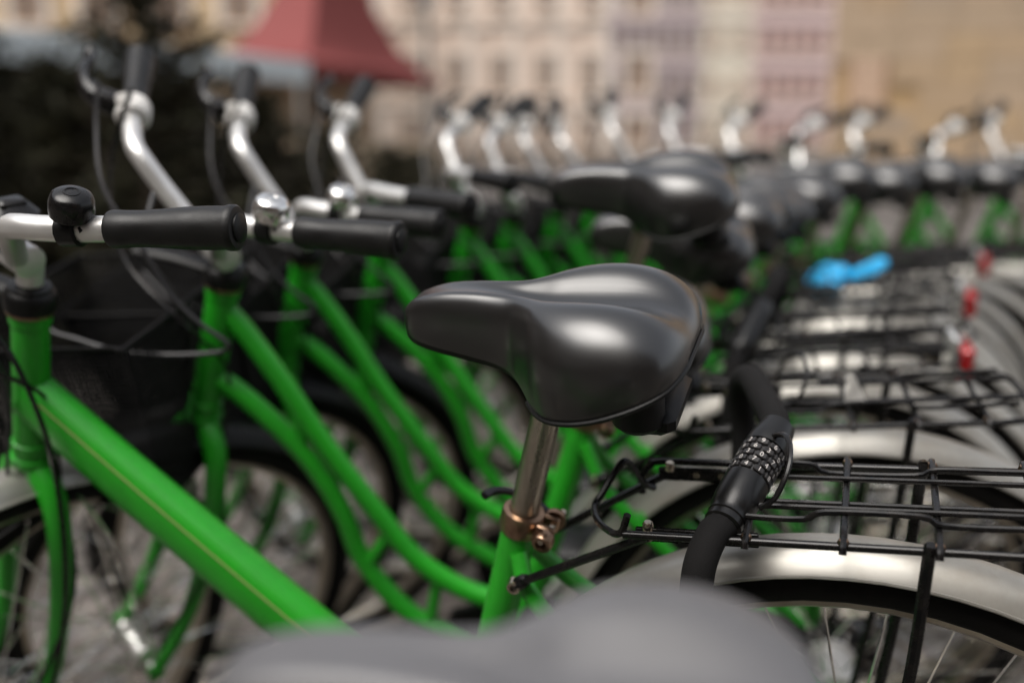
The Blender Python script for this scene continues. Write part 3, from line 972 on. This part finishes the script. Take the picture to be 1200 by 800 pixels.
random.seed(5)
thickA, mA = bike('thick', .0557, .9902, 19, 'green bicycle with one thick down tube and a black bell, combination lock on its rack', steer=73, bar_dz=-.012, bell_kind='black', basket=False, spokes=True)
bike('thick', .0000, .4218, 4.0, 'green bicycle at the open end of the row with a low saddle painted grey for sky sheen', steer=60, seat=-.0890, seat_tilt=-5.0, saddle_me='saddle_sky_sheen', bell_kind='silver', basket=False, lean=6)
ROW = [
    # x, y, theta, steer, seat, label
    (.122, 1.272, 9, 52, -.072, 'twin-tubed green bicycle with silver bell, first beside the thick-tubed bicycle with the combination lock'),
    (.164, 1.555, 8, 45, .075, 'twin-tubed green bicycle whose black saddle is raised higher than all its neighbours'),
    (.256, 1.700, 10, 32, -.015, 'twin-tubed green bicycle just behind the one with the raised saddle'),
    (.385, 2.010, 12, 18, .000, 'twin-tubed green bicycle, fourth in line after the thick-tubed one'),
    (.470, 2.230, 12, 18, .010, 'twin-tubed green bicycle with a crumpled blue plastic bag on its rack'),
    (.580, 2.450, 14, 40, -.010, 'twin-tubed green bicycle right after the one carrying the blue bag'),
    (.675, 2.580, 13, 46, .012, 'twin-tubed green bicycle, second after the one carrying the blue bag'),
    (.800, 2.700, 15, 40, .045, 'twin-tubed green bicycle, third after the one carrying the blue bag'),
    (.950, 2.810, 17, 24, .030, 'twin-tubed green bicycle, fourth after the one carrying the blue bag'),
    (1.120, 2.900, 19, 8, .052, 'twin-tubed green bicycle, fifth after the one carrying the blue bag'),
    (1.310, 2.980, 20, -10, .038, 'twin-tubed green bicycle, fourth from the sandstone building end of the row'),
    (1.530, 3.050, 24, 6, .050, 'twin-tubed green bicycle, third from the sandstone building end of the row'),
    (1.770, 3.110, 22, -18, .034, 'twin-tubed green bicycle, second from the sandstone building end of the row'),
    (2.030, 3.170, 24, 20, .044, 'twin-tubed green bicycle, last of the row towards the sandstone building'),
]
BIKES = []
for i, (x, y, th, stv, seat, lab) in enumerate(ROW):
    BIKES.append(bike('twin', x, y, th, lab, steer=stv, seat=seat, lean=LEAN + random.uniform(-1, 1) * (i > 0), spokes=(i < 2), bell_kind='silver' if i in (0, 1) else None, bar_dz=.0 if i >= 7 else -.032, basket=(i < 8), reflector=(i in (1, 3, 6, 9, 11)), seat_tilt=random.uniform(-3, 3) * (i > 0)))

# ---------------------------------------------------------------- combination lock on the thick-tubed bicycle's rack
lk = bpy.data.objects.new('combination_lock', None)
col.objects.link(lk)
lk.matrix_world = mA
tag(lk, 'black combination lock with number dials lying across the rear rack', 'bicycle lock', 'bicycle locks')
L0, L1 = Vector((-.186, .044, .735)), Vector((-.212, -.044, .762))
ld = (L1 - L0).normalized()
LL = (L1 - L0).length
lm = align_z(L0, ld)
mb = MB()
lm = lm @ Matrix.Diagonal((.94, .94, 1, 1))
mb.lathe([(.0135, -.004), (.0165, -.002), (.0160, .004), (.0172, .005), (.0168, .010), (.0180, .012), (.0196, .024), (.0200, .038), (.0198, .046), (.0186, .047)], lm, 28)
new('lock_shell', mb.mesh('lock_shell', M['lock']), lk)
mb = MB()
for k in range(9):
    h = .016 + k * .0028
    mb.box((0.0178 + .0006 * k / 3 - abs(k - 4) * .0001, 0, h), (.0022, .011 - abs(k - 4) * .0012, .0014), lm @ Matrix.Rotation(R_(-20), 4, 'Z'))
new('grip_ridges', mb.mesh('grip_ridges', M['lock'], False), lk)
mb = MB()
mb.lathe([(.0184, .0835), (.0198, .084), (.0200, .090), (.0188, .100), (.0165, .110), (.0155, .116)], lm, 28)
new('lock_shell', mb.mesh('lock_shell', M['lock']), lk)
DIG = [text_mesh(str(d), .0068, M['digit']) for d in range(10)]
for r in range(5):
    h = .0475 + r * .0072
    ring = MB()
    ring.lathe([(.0168, 0), (.0176, .0004), (.0176, .0064), (.0168, .0068)], lm @ Matrix.Translation((0, 0, h)), 30)
    for k in range(10):
        a = 2 * math.pi * k / 10 + .2 * r
        ring.box((.0186, 0, .0034), (.0026, .0098, .0056), lm @ Matrix.Translation((0, 0, h)) @ Matrix.Rotation(a, 4, 'Z'), .0007)
    ro = new('number_dial', ring.mesh('number_dial', M['tile'], True, 30), lk)
    for k in range(10):
        a = 2 * math.pi * k / 10 + .2 * r
        # digit faces outward, upright along the lock
        base = lm @ Matrix.Translation((0, 0, h)) @ Matrix.Rotation(a, 4, 'Z') @ Matrix.Translation((.02, 0, .0034)) @ Matrix(((0, 0, 1, 0), (1, 0, 0, 0), (0, 1, 0, 0), (0, 0, 0, 1)))
        new('digit', DIG[(k * 7 + r * 3) % 10], ro, base)
mb = MB()
pth = smooth_path([L1 + ld * .004, L1 + ld * .030 + Vector((.006, 0, -.003)), (-.200, -.125, .762), (-.182, -.180, .758), (-.168, -.218, .728), (-.172, -.225, .66), (-.176, -.16, .56), (-.178, -.05, .505), (-.178, .05, .51), (-.176, .094, .58), (-.172, .098, .66), (-.172, .086, .712), (-.178, .064, .732), L0 - ld * .002], 6)
mb.tube(pth, .0130, 14)
new('cable_sleeve', mb.mesh('cable_sleeve', M['sleeve']), lk)

def small_lock(mw, label):
    o = bpy.data.objects.new('cable_lock', None)
    col.objects.link(o)
    o.matrix_world = mw
    tag(o, label, 'bicycle lock', 'bicycle locks')
    a, b = Vector((-.175, .03, .748)), Vector((-.215, -.055, .785))
    d = (b - a).normalized()
    mb = MB()
    mb.lathe([(.014, -.004), (.017, 0), (.0195, .02), (.0200, .05), (.0195, .075), (.017, .092), (.0145, .098)], align_z(a, d), 20)
    new('lock_shell', mb.mesh('lock_shell', M['lock']), o)
    mb = MB()
    mb.tube(smooth_path([b, b + d * .04, b + d * .085 + Vector((.01, 0, -.015)), b + d * .11 + Vector((.015, 0, -.07)), (-.17, -.10, .60), (-.17, .0, .51), (-.165, .08, .57), (-.165, .088, .68), (-.168, .060, .735), a], 6), .0135, 12)
    new('cable_sleeve', mb.mesh('cable_sleeve', M['sleeve']), o)
    return o
small_lock(BIKES[1][1], 'black cable lock across the rack of the bicycle with the raised saddle')

# paper tag on the rack of the first twin-tubed bicycle
mb = MB()
tp = [(0, 0), (.011, .002), (.013, .016), (.009, .024), (.012, .034), (.004, .038), (-.002, .030), (-.007, .018), (-.012, .006)]
rings = []
for dz in (0, .0012):
    rings.append([Vector((x, dz + .004 * math.sin(z * 160), z)) for x, z in tp])
mb.ring_loft(rings)
pt = new('paper_tag', mb.mesh('paper_tag', M['paper'], False))
pt.matrix_world = BIKES[0][1] @ Matrix.Translation((-.282, .020, rail_z(-.28) + .006)) @ Matrix.Rotation(.4, 4, 'Z')
tag(pt, 'small crumpled white paper tag tucked under a rack wire', 'paper tag')

# blue bag: crumpled film, two lobes pinched in the middle
def crumple():
    mb = MB()
    nu, nv = 44, 30
    rings = []
    for i in range(nu + 1):
        t = i / nu
        x = -.062 + .124 * t
        if t < .50:
            rad = .034 * math.sin(math.pi * min(1, t / .50) ** .75) ** .7
            flat, lift = .95, -.018 * (1 - t / .5)
        else:
            q = (t - .50) / .50
            rad = .012 + .020 * q - .026 * max(0, q - .8) / .2
            flat, lift = .62, .030 * q
        rad = max(rad, .011 if .03 < t < .97 else .001)
        ring = []
        for j in range(nv):
            a = 2 * math.pi * j / nv
            p = Vector((x, math.cos(a) * rad, math.sin(a) * rad * flat))
            n1 = noise.noise(p * 45 + Vector((3, 1, 7)))
            n2 = abs(noise.noise(p * 90 + Vector((9, 4, 2))))
            k = 1 + .45 * n1 - .50 * n2
            ring.append(Vector((x + .014 * n1, p.y * k, p.z * k + lift)))
        rings.append(ring)
    mb.ring_loft(rings)
    return mb.mesh('plastic_bag', M['blue'], True, 70)
bag = new('plastic_bag', crumple())
bag.matrix_world = BIKES[4][1] @ Matrix.Translation((-.250, .015, rail_z(-.24) + .022)) @ Matrix.Rotation(R_(168), 4, 'Z') @ Matrix.Diagonal((1.15, 1.15, 1.15, 1))
tag(bag, 'crumpled bright blue plastic bag stuffed on a rear rack', 'plastic bag')

# ---------------------------------------------------------------- buildings across the square
def wall_mat(name, c, c2, scale=0.8):
    return mat(name, c, 0.85, noise_amt=0.6, noise_scale=scale, noise_col=c2, bump=0.3, bump_scale=20)
M['cream'] = wall_mat('cream_render', (0.72, 0.585, 0.49), (0.62, 0.49, 0.40))
M['creamtrim'] = wall_mat('pale_trim', (0.78, 0.70, 0.62), (0.71, 0.62, 0.53))
M['lavender'] = wall_mat('lavender_render', (0.53, 0.45, 0.455), (0.47, 0.40, 0.40))
M['lavtrim'] = wall_mat('pale_mauve_trim', (0.70, 0.58, 0.58), (0.64, 0.53, 0.53))
M['sage'] = wall_mat('pale_sage_render', (0.68, 0.62, 0.51), (0.60, 0.54, 0.43))
M['pink'] = wall_mat('pink_render', (0.60, 0.455, 0.42), (0.53, 0.40, 0.365))
M['sandy'] = wall_mat('sandy_render', (0.58, 0.43, 0.27), (0.48, 0.36, 0.22))
M['winframe'] = mat('window_frame', (0.60, 0.43, 0.31), 0.5, noise_amt=0.4, noise_scale=2)
M['winframe2'] = mat('grey_window_frame', (0.36, 0.30, 0.31), 0.5, noise_amt=0.3, noise_scale=2)
M['winframe3'] = mat('rosy_window_frame', (0.48, 0.28, 0.25), 0.5, noise_amt=0.3, noise_scale=2)
M['glass'] = mat('window_glass', (0.22, 0.175, 0.15), 0.15, noise_amt=0.6, noise_scale=1.2, noise_col=(0.34, 0.27, 0.22))
M['roof'] = mat('roof_tile', (0.22, 0.09, 0.06), 0.8, noise_amt=0.5, noise_scale=4)
M['plinth'] = mat('stone_plinth', (0.36, 0.29, 0.23), 0.85, noise_amt=0.5, noise_scale=2)

def part(mb, name, m, parent, smooth=False):
    return new(name, mb.mesh(name, m, smooth, 40), parent)

WCACHE = {}
def window(parent, x, yf, z0, w, h, mf, panes=(2, 3), sill=True, trim=None):
    """window object with frame, pane and sill children, facade plane at y = yf"""
    key = (round(w, 3), round(h, 3), mf.name, panes, trim.name if trim else '')
    if key not in WCACHE:
        f = MB()
        t = .07
        f.box((0, -.02, h / 2), (w, .10, t))
        f.box((0, -.02, h - t / 2), (w, .10, t))
        f = MB()
        for sx in (-1, 1):
            f.box((sx * (w / 2 - t / 2), -.02, h / 2), (t, .10, h))
        f.box((0, -.02, t / 2), (w - 2 * t, .10, t))
        f.box((0, -.02, h - t / 2), (w - 2 * t, .10, t))
        for k in range(1, panes[0]):
            f.box((-w / 2 + w * k / panes[0], -.025, h / 2), (.05, .08, h - 2 * t))
        for k in range(1, panes[1]):
            f.box((0, -.022, h * k / panes[1]), (w - 2 * t, .06, .045))
        fm = f.mesh('window', mf, False)
        gl = []
        for i in range(panes[0]):
            p = MB()
            a = -w / 2 + w * i / panes[0]
            p.box((a + w / panes[0] / 2, .012, h / 2), (w / panes[0] - .02, .02, h - t))
            gl.append(p.mesh('pane', M['glass'], False))
        s = MB()
        s.box((0, -.10, -.06), (w + .25, .24, .10))
        sm = s.mesh('sill', trim or M['creamtrim'], False)
        tm = None
        if trim:
            q = MB()
            for sx in (-1, 1):
                q.box((sx * (w / 2 + .09), -.03, h / 2), (.18, .12, h))
            q.box((0, -.035, h + .10), (w + .5, .14, .2))
            tm = q.mesh('surround', trim, False)
        WCACHE[key] = (fm, gl, sm, tm)
    fm, gl, sm, tm = WCACHE[key]
    o = new('window', fm, parent, Matrix.Translation((x, yf, z0)))
    for gmesh in gl:
        new('pane', gmesh, o)
    if sill:
        new('sill', sm, o)
    if tm:
        new('surround', tm, o)
    return o

def building(label, x0, x1, yf, h, depth, mwall, mtrim, bands, wins, name='house', roof=True):
    root = bpy.data.objects.new(name, None)
    col.objects.link(root)
    root.location = ((x0 + x1) / 2, yf, 0)
    tag(root, label, 'building')
    cx = (x0 + x1) / 2
    mb = MB()
    mb.box((0, depth / 2 + .03, h / 2), (x1 - x0, depth, h))
    part(mb, 'wall', mwall, root)
    mb = MB()
    mb.box((0, -.02, .35), (x1 - x0 - .02, .16, .7))
    part(mb, 'plinth', M['plinth'], root)
    for z in bands:
        mb = MB()
        mb.box((0, -.045, z), (x1 - x0 - .04, .20, .24))
        part(mb, 'string_course', mtrim, root)
    for (x, z0, w, hh, mf, panes, tr) in wins:
        window(root, x - cx, -.01, z0, w, hh, mf, panes, True, tr)
    if roof:
        mb = MB()
        v = [(-(x1 - x0) / 2 - .3, -.5, h), ((x1 - x0) / 2 + .3, -.5, h), ((x1 - x0) / 2 + .3, depth / 2, h + 3.2), (-(x1 - x0) / 2 - .3, depth / 2, h + 3.2)]
        mb.quad(*v)
        mb.quad((v[3]), (v[2]), ((x1 - x0) / 2 + .3, depth + .5, h), (-(x1 - x0) / 2 - .3, depth + .5, h))
        mb.quad(v[0], ((-(x1 - x0) / 2 - .3), depth + .5, h), ((x1 - x0) / 2 + .3, depth + .5, h), v[1])
        part(mb, 'roof', M['roof'], root)
    return root

wins = []
for c in range(-4, 4):
    x = -.35 + 1.95 * c
    for z0 in (3.05, 6.35, 9.6):
        wins.append((x, z0, 1.02, 1.65, M['winframe'], (2, 3), M['creamtrim']))
    wins.append((x, .75, 1.15, 1.35, M['winframe'], (2, 2), M['creamtrim']))
cream = building('wide cream house with brown-framed windows in rows, next to the lavender house', -9.6, 4.16, 45, 13.2, 10, M['cream'], M['creamtrim'], (2.62, 5.9, 9.15, 12.6), wins)
for x in (-8.0 + 1.95 * k + .62 for k in range(7)):
    mb = MB()
    mb.box((x + 2.72 - .35, -.03, 6.4), (.34, .13, 13.0))
    part(mb, 'pilaster', M['creamtrim'], cream)
wins = []
for r in range(5):
    for c in range(7):
        wins.append((7.0 + .9 * c, .7 + 3.0 * r, .66, 1.95, M['winframe2'], (1, 2), None))
building('lavender house with tight rows of narrow grey windows beside the cream house', 6.45, 12.86, 70, 16.2, 9, M['lavender'], M['lavtrim'], tuple(3.1 + 3.0 * k for k in range(5)), wins)
wins = []
for r in range(5):
    for x in (13.75, 15.4):
        wins.append((x, .9 + 3.05 * r, .75, 1.4, M['winframe'], (2, 2), None))
building('narrow pale sage house squeezed between the lavender and pink houses', 12.9, 16.3, 70.1, 17, 9, M['sage'], M['creamtrim'], (3.0, 9.1), wins)
wins = []
for r in range(5):
    for c in range(5):
        wins.append((16.95 + 1.0 * c, .9 + 3.0 * r, .68, 1.5, M['winframe3'], (2, 2), None))
building('pink house with five columns of small windows next to the sandstone building', 16.34, 21.8, 70.05, 16.5, 9, M['pink'], M['lavtrim'], tuple(2.9 + 3.0 * k for k in range(5)), wins)
wins = []
for c in range(5):
    for z0 in (1.0, 4.4, 7.6):
        wins.append((-16.5 + 2.1 * c, z0, 1.0, 1.7, M['winframe'], (2, 3), M['creamtrim']))
building('sandy ochre house seen over the fir trees and the market stall', -18.5, -6.6, 31, 11, 9, M['sandy'], M['creamtrim'], (3.6, 7.0), wins)

side_wins = []
for c in range(12):
    for z0 in (1.0, 4.4, 7.6):
        side_wins.append((-13.2 + 2.4 * c, z0, 1.1, 1.7, M['winframe'], (2, 3), None))
M['umber'] = wall_mat('umber_render', (0.22, 0.17, 0.13), (0.17, 0.13, 0.10))
side_sky_blocker = building('unseen long umber house added beside the square to block low sky', -15, 15, 0, 11, 9, M['umber'], M['creamtrim'], (3.6, 6.9), side_wins)
side_sky_blocker.location = (-14.5, 6.0, 0)  # unseen house, added to block the low sky on the left
side_sky_blocker.rotation_euler = (0, 0, math.pi / 2)
M['darkblocker'] = wall_mat('dark_blocker_wall', (0.10, 0.07, 0.055), (0.07, 0.05, 0.04))  # wall kept extra dark so the saddle flanks reflect less light
# unseen house added behind the camera to block low sky and darken reflections
wins = []
for c in range(14):
    for z0 in (1.0, 4.5):
        wins.append((-15.6 + 2.4 * c, z0, 1.1, 1.8, M['winframe'], (2, 3), None))
near_sky_blocker = building('unseen long dark house added behind the camera to block low sky', -17, 17, 0, 9.2, 10, M['darkblocker'], M['creamtrim'], (4.0, 7.4), wins)
near_sky_blocker.location = (0, -7.5, 0)
near_sky_blocker.rotation_euler = (0, 0, math.pi)

# sandstone building: ashlar blocks laid one by one
def sandstone():
    root = bpy.data.objects.new('sandstone_building', None)
    col.objects.link(root)
    yf = 24.0
    x0, x1 = 7.45, 19.0
    root.location = (x0, yf, 0)
    root.rotation_euler = (0, 0, R_(-19))
    tag(root, 'tall sandstone building of large ochre ashlar blocks beyond the end of the row', 'building')
    core = mat('sandstone_core', (0.40, 0.27, 0.14), 0.9, noise_amt=0.5, noise_scale=1.0)
    mb = MB()
    mb.box(((x1 - x0) / 2, 4.04, 6.5), (x1 - x0, 8, 13))
    part(mb, 'wall', core, root)
    tones = [((0.37, 0.265, 0.167), (0.317, 0.224, 0.137)), ((0.356, 0.265, 0.179), (0.31, 0.228, 0.156)), ((0.383, 0.272, 0.163), (0.33, 0.231, 0.137)), ((0.343, 0.262, 0.186), (0.29, 0.221, 0.16)), ((0.376, 0.279, 0.19), (0.323, 0.238, 0.16)), ((0.356, 0.238, 0.137), (0.304, 0.204, 0.114))]
    mats = [mat('sandstone_block', a, 0.88, noise_amt=0.6, noise_scale=3.0, noise_col=b, bump=0.5, bump_scale=30) for a, b in tones]
    rnd = random.Random(3)
    cache = {}
    for j in range(14):
        z = j * .56
        x = 0.0 if j % 2 else -.0
        first = True
        while x < 7.2:
            w = rnd.choice((.9, 1.1, 1.3))
            if first and j % 2:
                w = .6
            first = False
            w = min(w, 7.4 - x)
            if w < .3:
                break
            if (0.25 < x + w / 2 < 1.35) and 1.75 < z + .28 < 3.0:
                x += w
                continue
            mi = rnd.choice((0, 0, 0, 1, 1, 1, 2, 3, 4, 4))
            key = (round(w, 2), mi)
            if key not in cache:
                b = MB()
                b.box((w / 2, 0, .28), (w - .014, .07, .546), None, .012)
                cache[key] = b.mesh('stone_block', mats[mi], False)
            new('stone_block', cache[key], root, Matrix.Translation((x, -.012 + rnd.uniform(-.012, .008), z)))
            x += w
    # upper and far part of the same wall, out of reach of single blocks
    b = MB()
    b.box((3.7, .0, 10.4), (7.4, .06, 5.1))
    b.box((9.45, .0, 6.5), (4.1, .06, 12.9))
    part(b, 'upper_wall', mats[0], root)
    # shuttered opening
    o = MB()
    o.box((.80, -.02, 2.35), (.84, .06, 1.14))
    s = part(o, 'shutter', mat('brown_shutter', (0.34, 0.19, 0.11), 0.7, noise_amt=0.4, noise_scale=6), root)
    for k in range(9):
        q = MB()
        q.box((.80, -.06, 1.86 + k * .12), (.74, .03, .085))
        part(q, 'slat', M['winframe'], s)
    q = MB()
    q.box((.80, -.05, 1.74), (1.12, .2, .10))
    part(q, 'sill', mats[3], s)
    return root
sandstone()

# ---------------------------------------------------------------- red tent, market stall, lamp
def tent():
    C1, C2 = Vector((-1.20, 17.0, 0)), Vector((-2.65, 13.0, 0))
    ux = (C1 - C2)
    L = ux.length
    ux.normalize()
    uy = Vector((-ux.y, ux.x, 0))
    D = 1.7
    root = bpy.data.objects.new('market_tent', None)
    col.objects.link(root)
    root.matrix_world = Matrix(((ux.x, uy.x, 0, C2.x), (ux.y, uy.y, 0, C2.y), (0, 0, 1, 0), (0, 0, 0, 1)))
    tag(root, 'market tent with a red concave peaked roof and cream counter', 'tent')
    M['redcloth'] = mat('red_canvas', (0.19, 0.033, 0.030), 0.75, noise_amt=0.4, noise_scale=1.5, noise_col=(0.15, 0.025, 0.022), bump=0.3, bump_scale=12)
    M['beige'] = mat('cream_counter', (0.60, 0.47, 0.33), 0.7, noise_amt=0.4, noise_scale=1.5)
    n = 14
    ez, pz = 2.02, 4.9
    roof = MB()
    rings = []
    for i in range(n + 1):
        t = i / n
        k = 1 - t
        z = ez + (pz - ez) * (t ** 2.1)
        cx, cy = L / 2, D / 2
        ring = []
        for (ax, ay) in ((-1, -1), (0, -1), (1, -1), (1, 0), (1, 1), (0, 1), (-1, 1), (-1, 0)):
            sag = .0 if ax and ay else -.06 * k * t * 4
            ring.append(Vector((cx + ax * (L / 2) * max(k, .01), cy + ay * (D / 2) * max(k, .01), z + sag)))
        rings.append(ring)
    roof.ring_loft(rings)
    part(roof, 'roof', M['redcloth'], root, True)
    v = MB()
    for a, b in (((0, 0), (L, 0)), ((L, 0), (L, D)), ((L, D), (0, D)), ((0, D), (0, 0))):
        a, b = Vector((*a, 0)), Vector((*b, 0))
        dd = (b - a)
        c = (a + b) / 2
        v.box((0, 0, 0), (dd.length + .02, .02, .16), Matrix.Translation(c + Vector((0, 0, ez - .085))) @ Matrix.Rotation(math.atan2(dd.y, dd.x), 4, 'Z'))
    part(v, 'valance', M['redcloth'], root)
    for px, py in ((.05, .05), (L - .05, .05), (L - .05, D - .05), (.05, D - .05)):
        p = MB()
        p.box((px, py, ez / 2), (.06, .06, ez))
        part(p, 'post', M['white'], root)
    c = MB()
    c.box((L / 2, D * .75, .95), (L - .3, .08, 1.85))
    part(c, 'back_panel', M['beige'], root)
    c = MB()
    c.box((L / 2, .18, .5), (L - .3, .5, 1.0))
    part(c, 'counter', M['beige'], root)
    return root
tent()

def stall():
    A, B = Vector((-5.3, 7.0, 0)), Vector((-2.42, 12.2, 0))
    ux = B - A
    L = ux.length
    ux.normalize()
    uy = Vector((-ux.y, ux.x, 0))
    root = bpy.data.objects.new('market_stall', None)
    col.objects.link(root)
    root.matrix_world = Matrix(((ux.x, uy.x, 0, A.x), (ux.y, uy.y, 0, A.y), (0, 0, 1, 0), (0, 0, 0, 1)))
    tag(root, 'long dark market stall under a pale blue-grey awning behind the fir trees', 'stall')
    M['awning'] = mat('pale_awning', (0.56, 0.62, 0.64), 0.6, noise_amt=0.4, noise_scale=1.5, noise_col=(0.44, 0.49, 0.51))
    M['stallwood'] = mat('dark_stall_boards', (0.06, 0.045, 0.035), 0.75, noise_amt=0.5, noise_scale=5)
    mb = MB()
    mb.box((L / 2, -.02, 1.80), (L, .03, .26))
    part(mb, 'valance', M['awning'], root)
    mb = MB()
    mb.box((0, 0, 0), (L, 1.7, .03), Matrix.Translation((L / 2, .82, 2.02)) @ Matrix.Rotation(R_(7), 4, 'X'))
    part(mb, 'awning', M['awning'], root)
    for k in range(12):
        b = MB()
        w = L / 12
        b.box((w * (k + .5), 1.5, .95), (w - .012, .04, 1.9))
        part(b, 'board', M['stallwood'], root)
    b = MB()
    b.box((L / 2, .25, .45), (L - .1, .5, .9))
    part(b, 'counter', M['stallwood'], root)
    for k in range(4):
        b = MB()
        b.box((.05 + (L - .1) * k / 3, .02, .9), (.07, .07, 1.8))
        part(b, 'post', M['stallwood'], root)
    return root
stall()

def lamp():
    root = bpy.data.objects.new('street_lamp', None)
    col.objects.link(root)
    root.location = (-1.75, 21.5, 0)
    tag(root, 'dark cast iron street lamp with a lantern in front of the cream house', 'street lamp')
    iron = mat('dark_cast_iron', (0.05, 0.05, 0.052), 0.5, noise_amt=0.3, noise_scale=10)
    b = MB().lathe([(.20, 0), (.20, .12), (.15, .16), (.13, .6), (.16, .64), (.10, .72), (.085, .9)], None, 16)
    part(b, 'base', iron, root, True)
    b = MB().lathe([(.078, .88), (.058, 2.6), (.085, 2.64), (.085, 2.70), (.055, 2.74), (.050, 3.45), (.09, 3.5), (.05, 3.58)], None, 14)
    part(b, 'post', iron, root, True)
    b = MB().lathe([(.07, 3.56), (.12, 3.6), (.19, 4.05), (.21, 4.07), (.21, 4.10)], None, 6)
    ln = part(b, 'lantern', mat('lantern_glass', (0.30, 0.30, 0.29), 0.2), root)
    b = MB().lathe([(.24, 4.09), (.23, 4.13), (.12, 4.28), (.04, 4.34), (.03, 4.46)], None, 6)
    part(b, 'lantern_cap', iron, root)
lamp()

# ---------------------------------------------------------------- fir trees along the square
M['needle'] = mat('fir_needles', (0.016, 0.017, 0.007), 0.7, spec=0.2, noise_amt=0.7, noise_scale=5, noise_col=(0.036, 0.030, 0.012))
M['bark'] = mat('fir_bark', (0.07, 0.05, 0.035), 0.85, noise_amt=0.5, noise_scale=20)
def fir_meshes(seed, h):
    rnd = random.Random(seed)
    tr = MB()
    tr.tube(smooth_path([(0, 0, 0), (.01, .0, h * .4), (-.01, .01, h * .75), (0, 0, h)], 4), [.045 - .042 * k / 12 for k in range(13)], 8)
    br = MB()
    nd = MB()
    nb = int(78 * h)
    for k in range(nb):
        t = (k + rnd.random()) / nb
        z = h * (.04 + .95 * t)
        az = k * 2.4 + rnd.uniform(-.5, .5)
        ln = (.52 * (1 - t) ** .75 + .09) * rnd.uniform(.75, 1.2)
        dr = Vector((math.cos(az), math.sin(az), rnd.uniform(-.05, .35) + .5 * t)).normalized()
        p0 = Vector((0, 0, z))
        pts = [p0, p0 + dr * ln * .5, p0 + dr * ln + Vector((0, 0, -.05 * ln))]
        br.tube(pts, [.007, .005, .002], 4, cap=False)
        nt = int(16 + 40 * ln)
        for q in range(nt):
            s = rnd.uniform(.10, 1.0)
            c = p0 + dr * ln * s
            side = Vector((rnd.uniform(-1, 1), rnd.uniform(-1, 1), rnd.uniform(-.6, .8))).normalized()
            tw = (dr * .6 + side).normalized()
            l2 = rnd.uniform(.05, .10)
            w = tw.cross(Vector((rnd.uniform(-1, 1), rnd.uniform(-1, 1), rnd.uniform(-1, 1)))).normalized() * rnd.uniform(.006, .013)
            nd.quad(c - w, c + w, c + tw * l2 + w * .4, c + tw * l2 - w * .4)
    return tr.mesh('trunk', M['bark']), br.mesh('branches', M['bark']), nd.mesh('crown', M['needle'], False)
FIR = [fir_meshes(21, 1.75), fir_meshes(22, 1.55), fir_meshes(23, 1.30)]
firs = [(-2.62, 4.6, 0, 1.05, 'tallest dark fir tree at the stall end of the fir row'), (-2.10, 4.75, 1, 1.10, 'dark fir tree second from the stall end of the fir row'), (-1.62, 4.55, 0, 1.04, 'tall thin-topped dark fir tree in the middle of the fir row'),
        (-1.25, 5.0, 1, .98, 'dark fir tree just past the tall thin-topped one'), (-.98, 5.5, 2, 1.02, 'short dark fir tree third from the lamp end of the fir row'), (-.72, 6.1, 2, .92, 'short dark fir tree second from the lamp end of the fir row'),
        (-.62, 7.0, 2, .88, 'smallest dark fir tree at the lamp end of the fir row'), (-2.9, 5.6, 1, 1.15, 'dark fir tree standing behind the tallest one'), (-1.85, 5.6, 1, 1.05, 'dark fir tree standing behind the middle of the fir row')]
for i, (x, y, k, s, lab) in enumerate(firs):
    root = bpy.data.objects.new('fir_tree', None)
    col.objects.link(root)
    root.location = (x, y, -.015)
    root.rotation_euler = (0, 0, i * 1.3)
    root.scale = (s * 1.0, s * 1.0, s * (1.06 if i in (0, 2) else .80))
    tag(root, lab, 'fir tree', 'dark fir trees behind the bicycles')
    tr = new('trunk', FIR[k][0], root)
    new('branches', FIR[k][1], tr)
    new('crown', FIR[k][2], root)
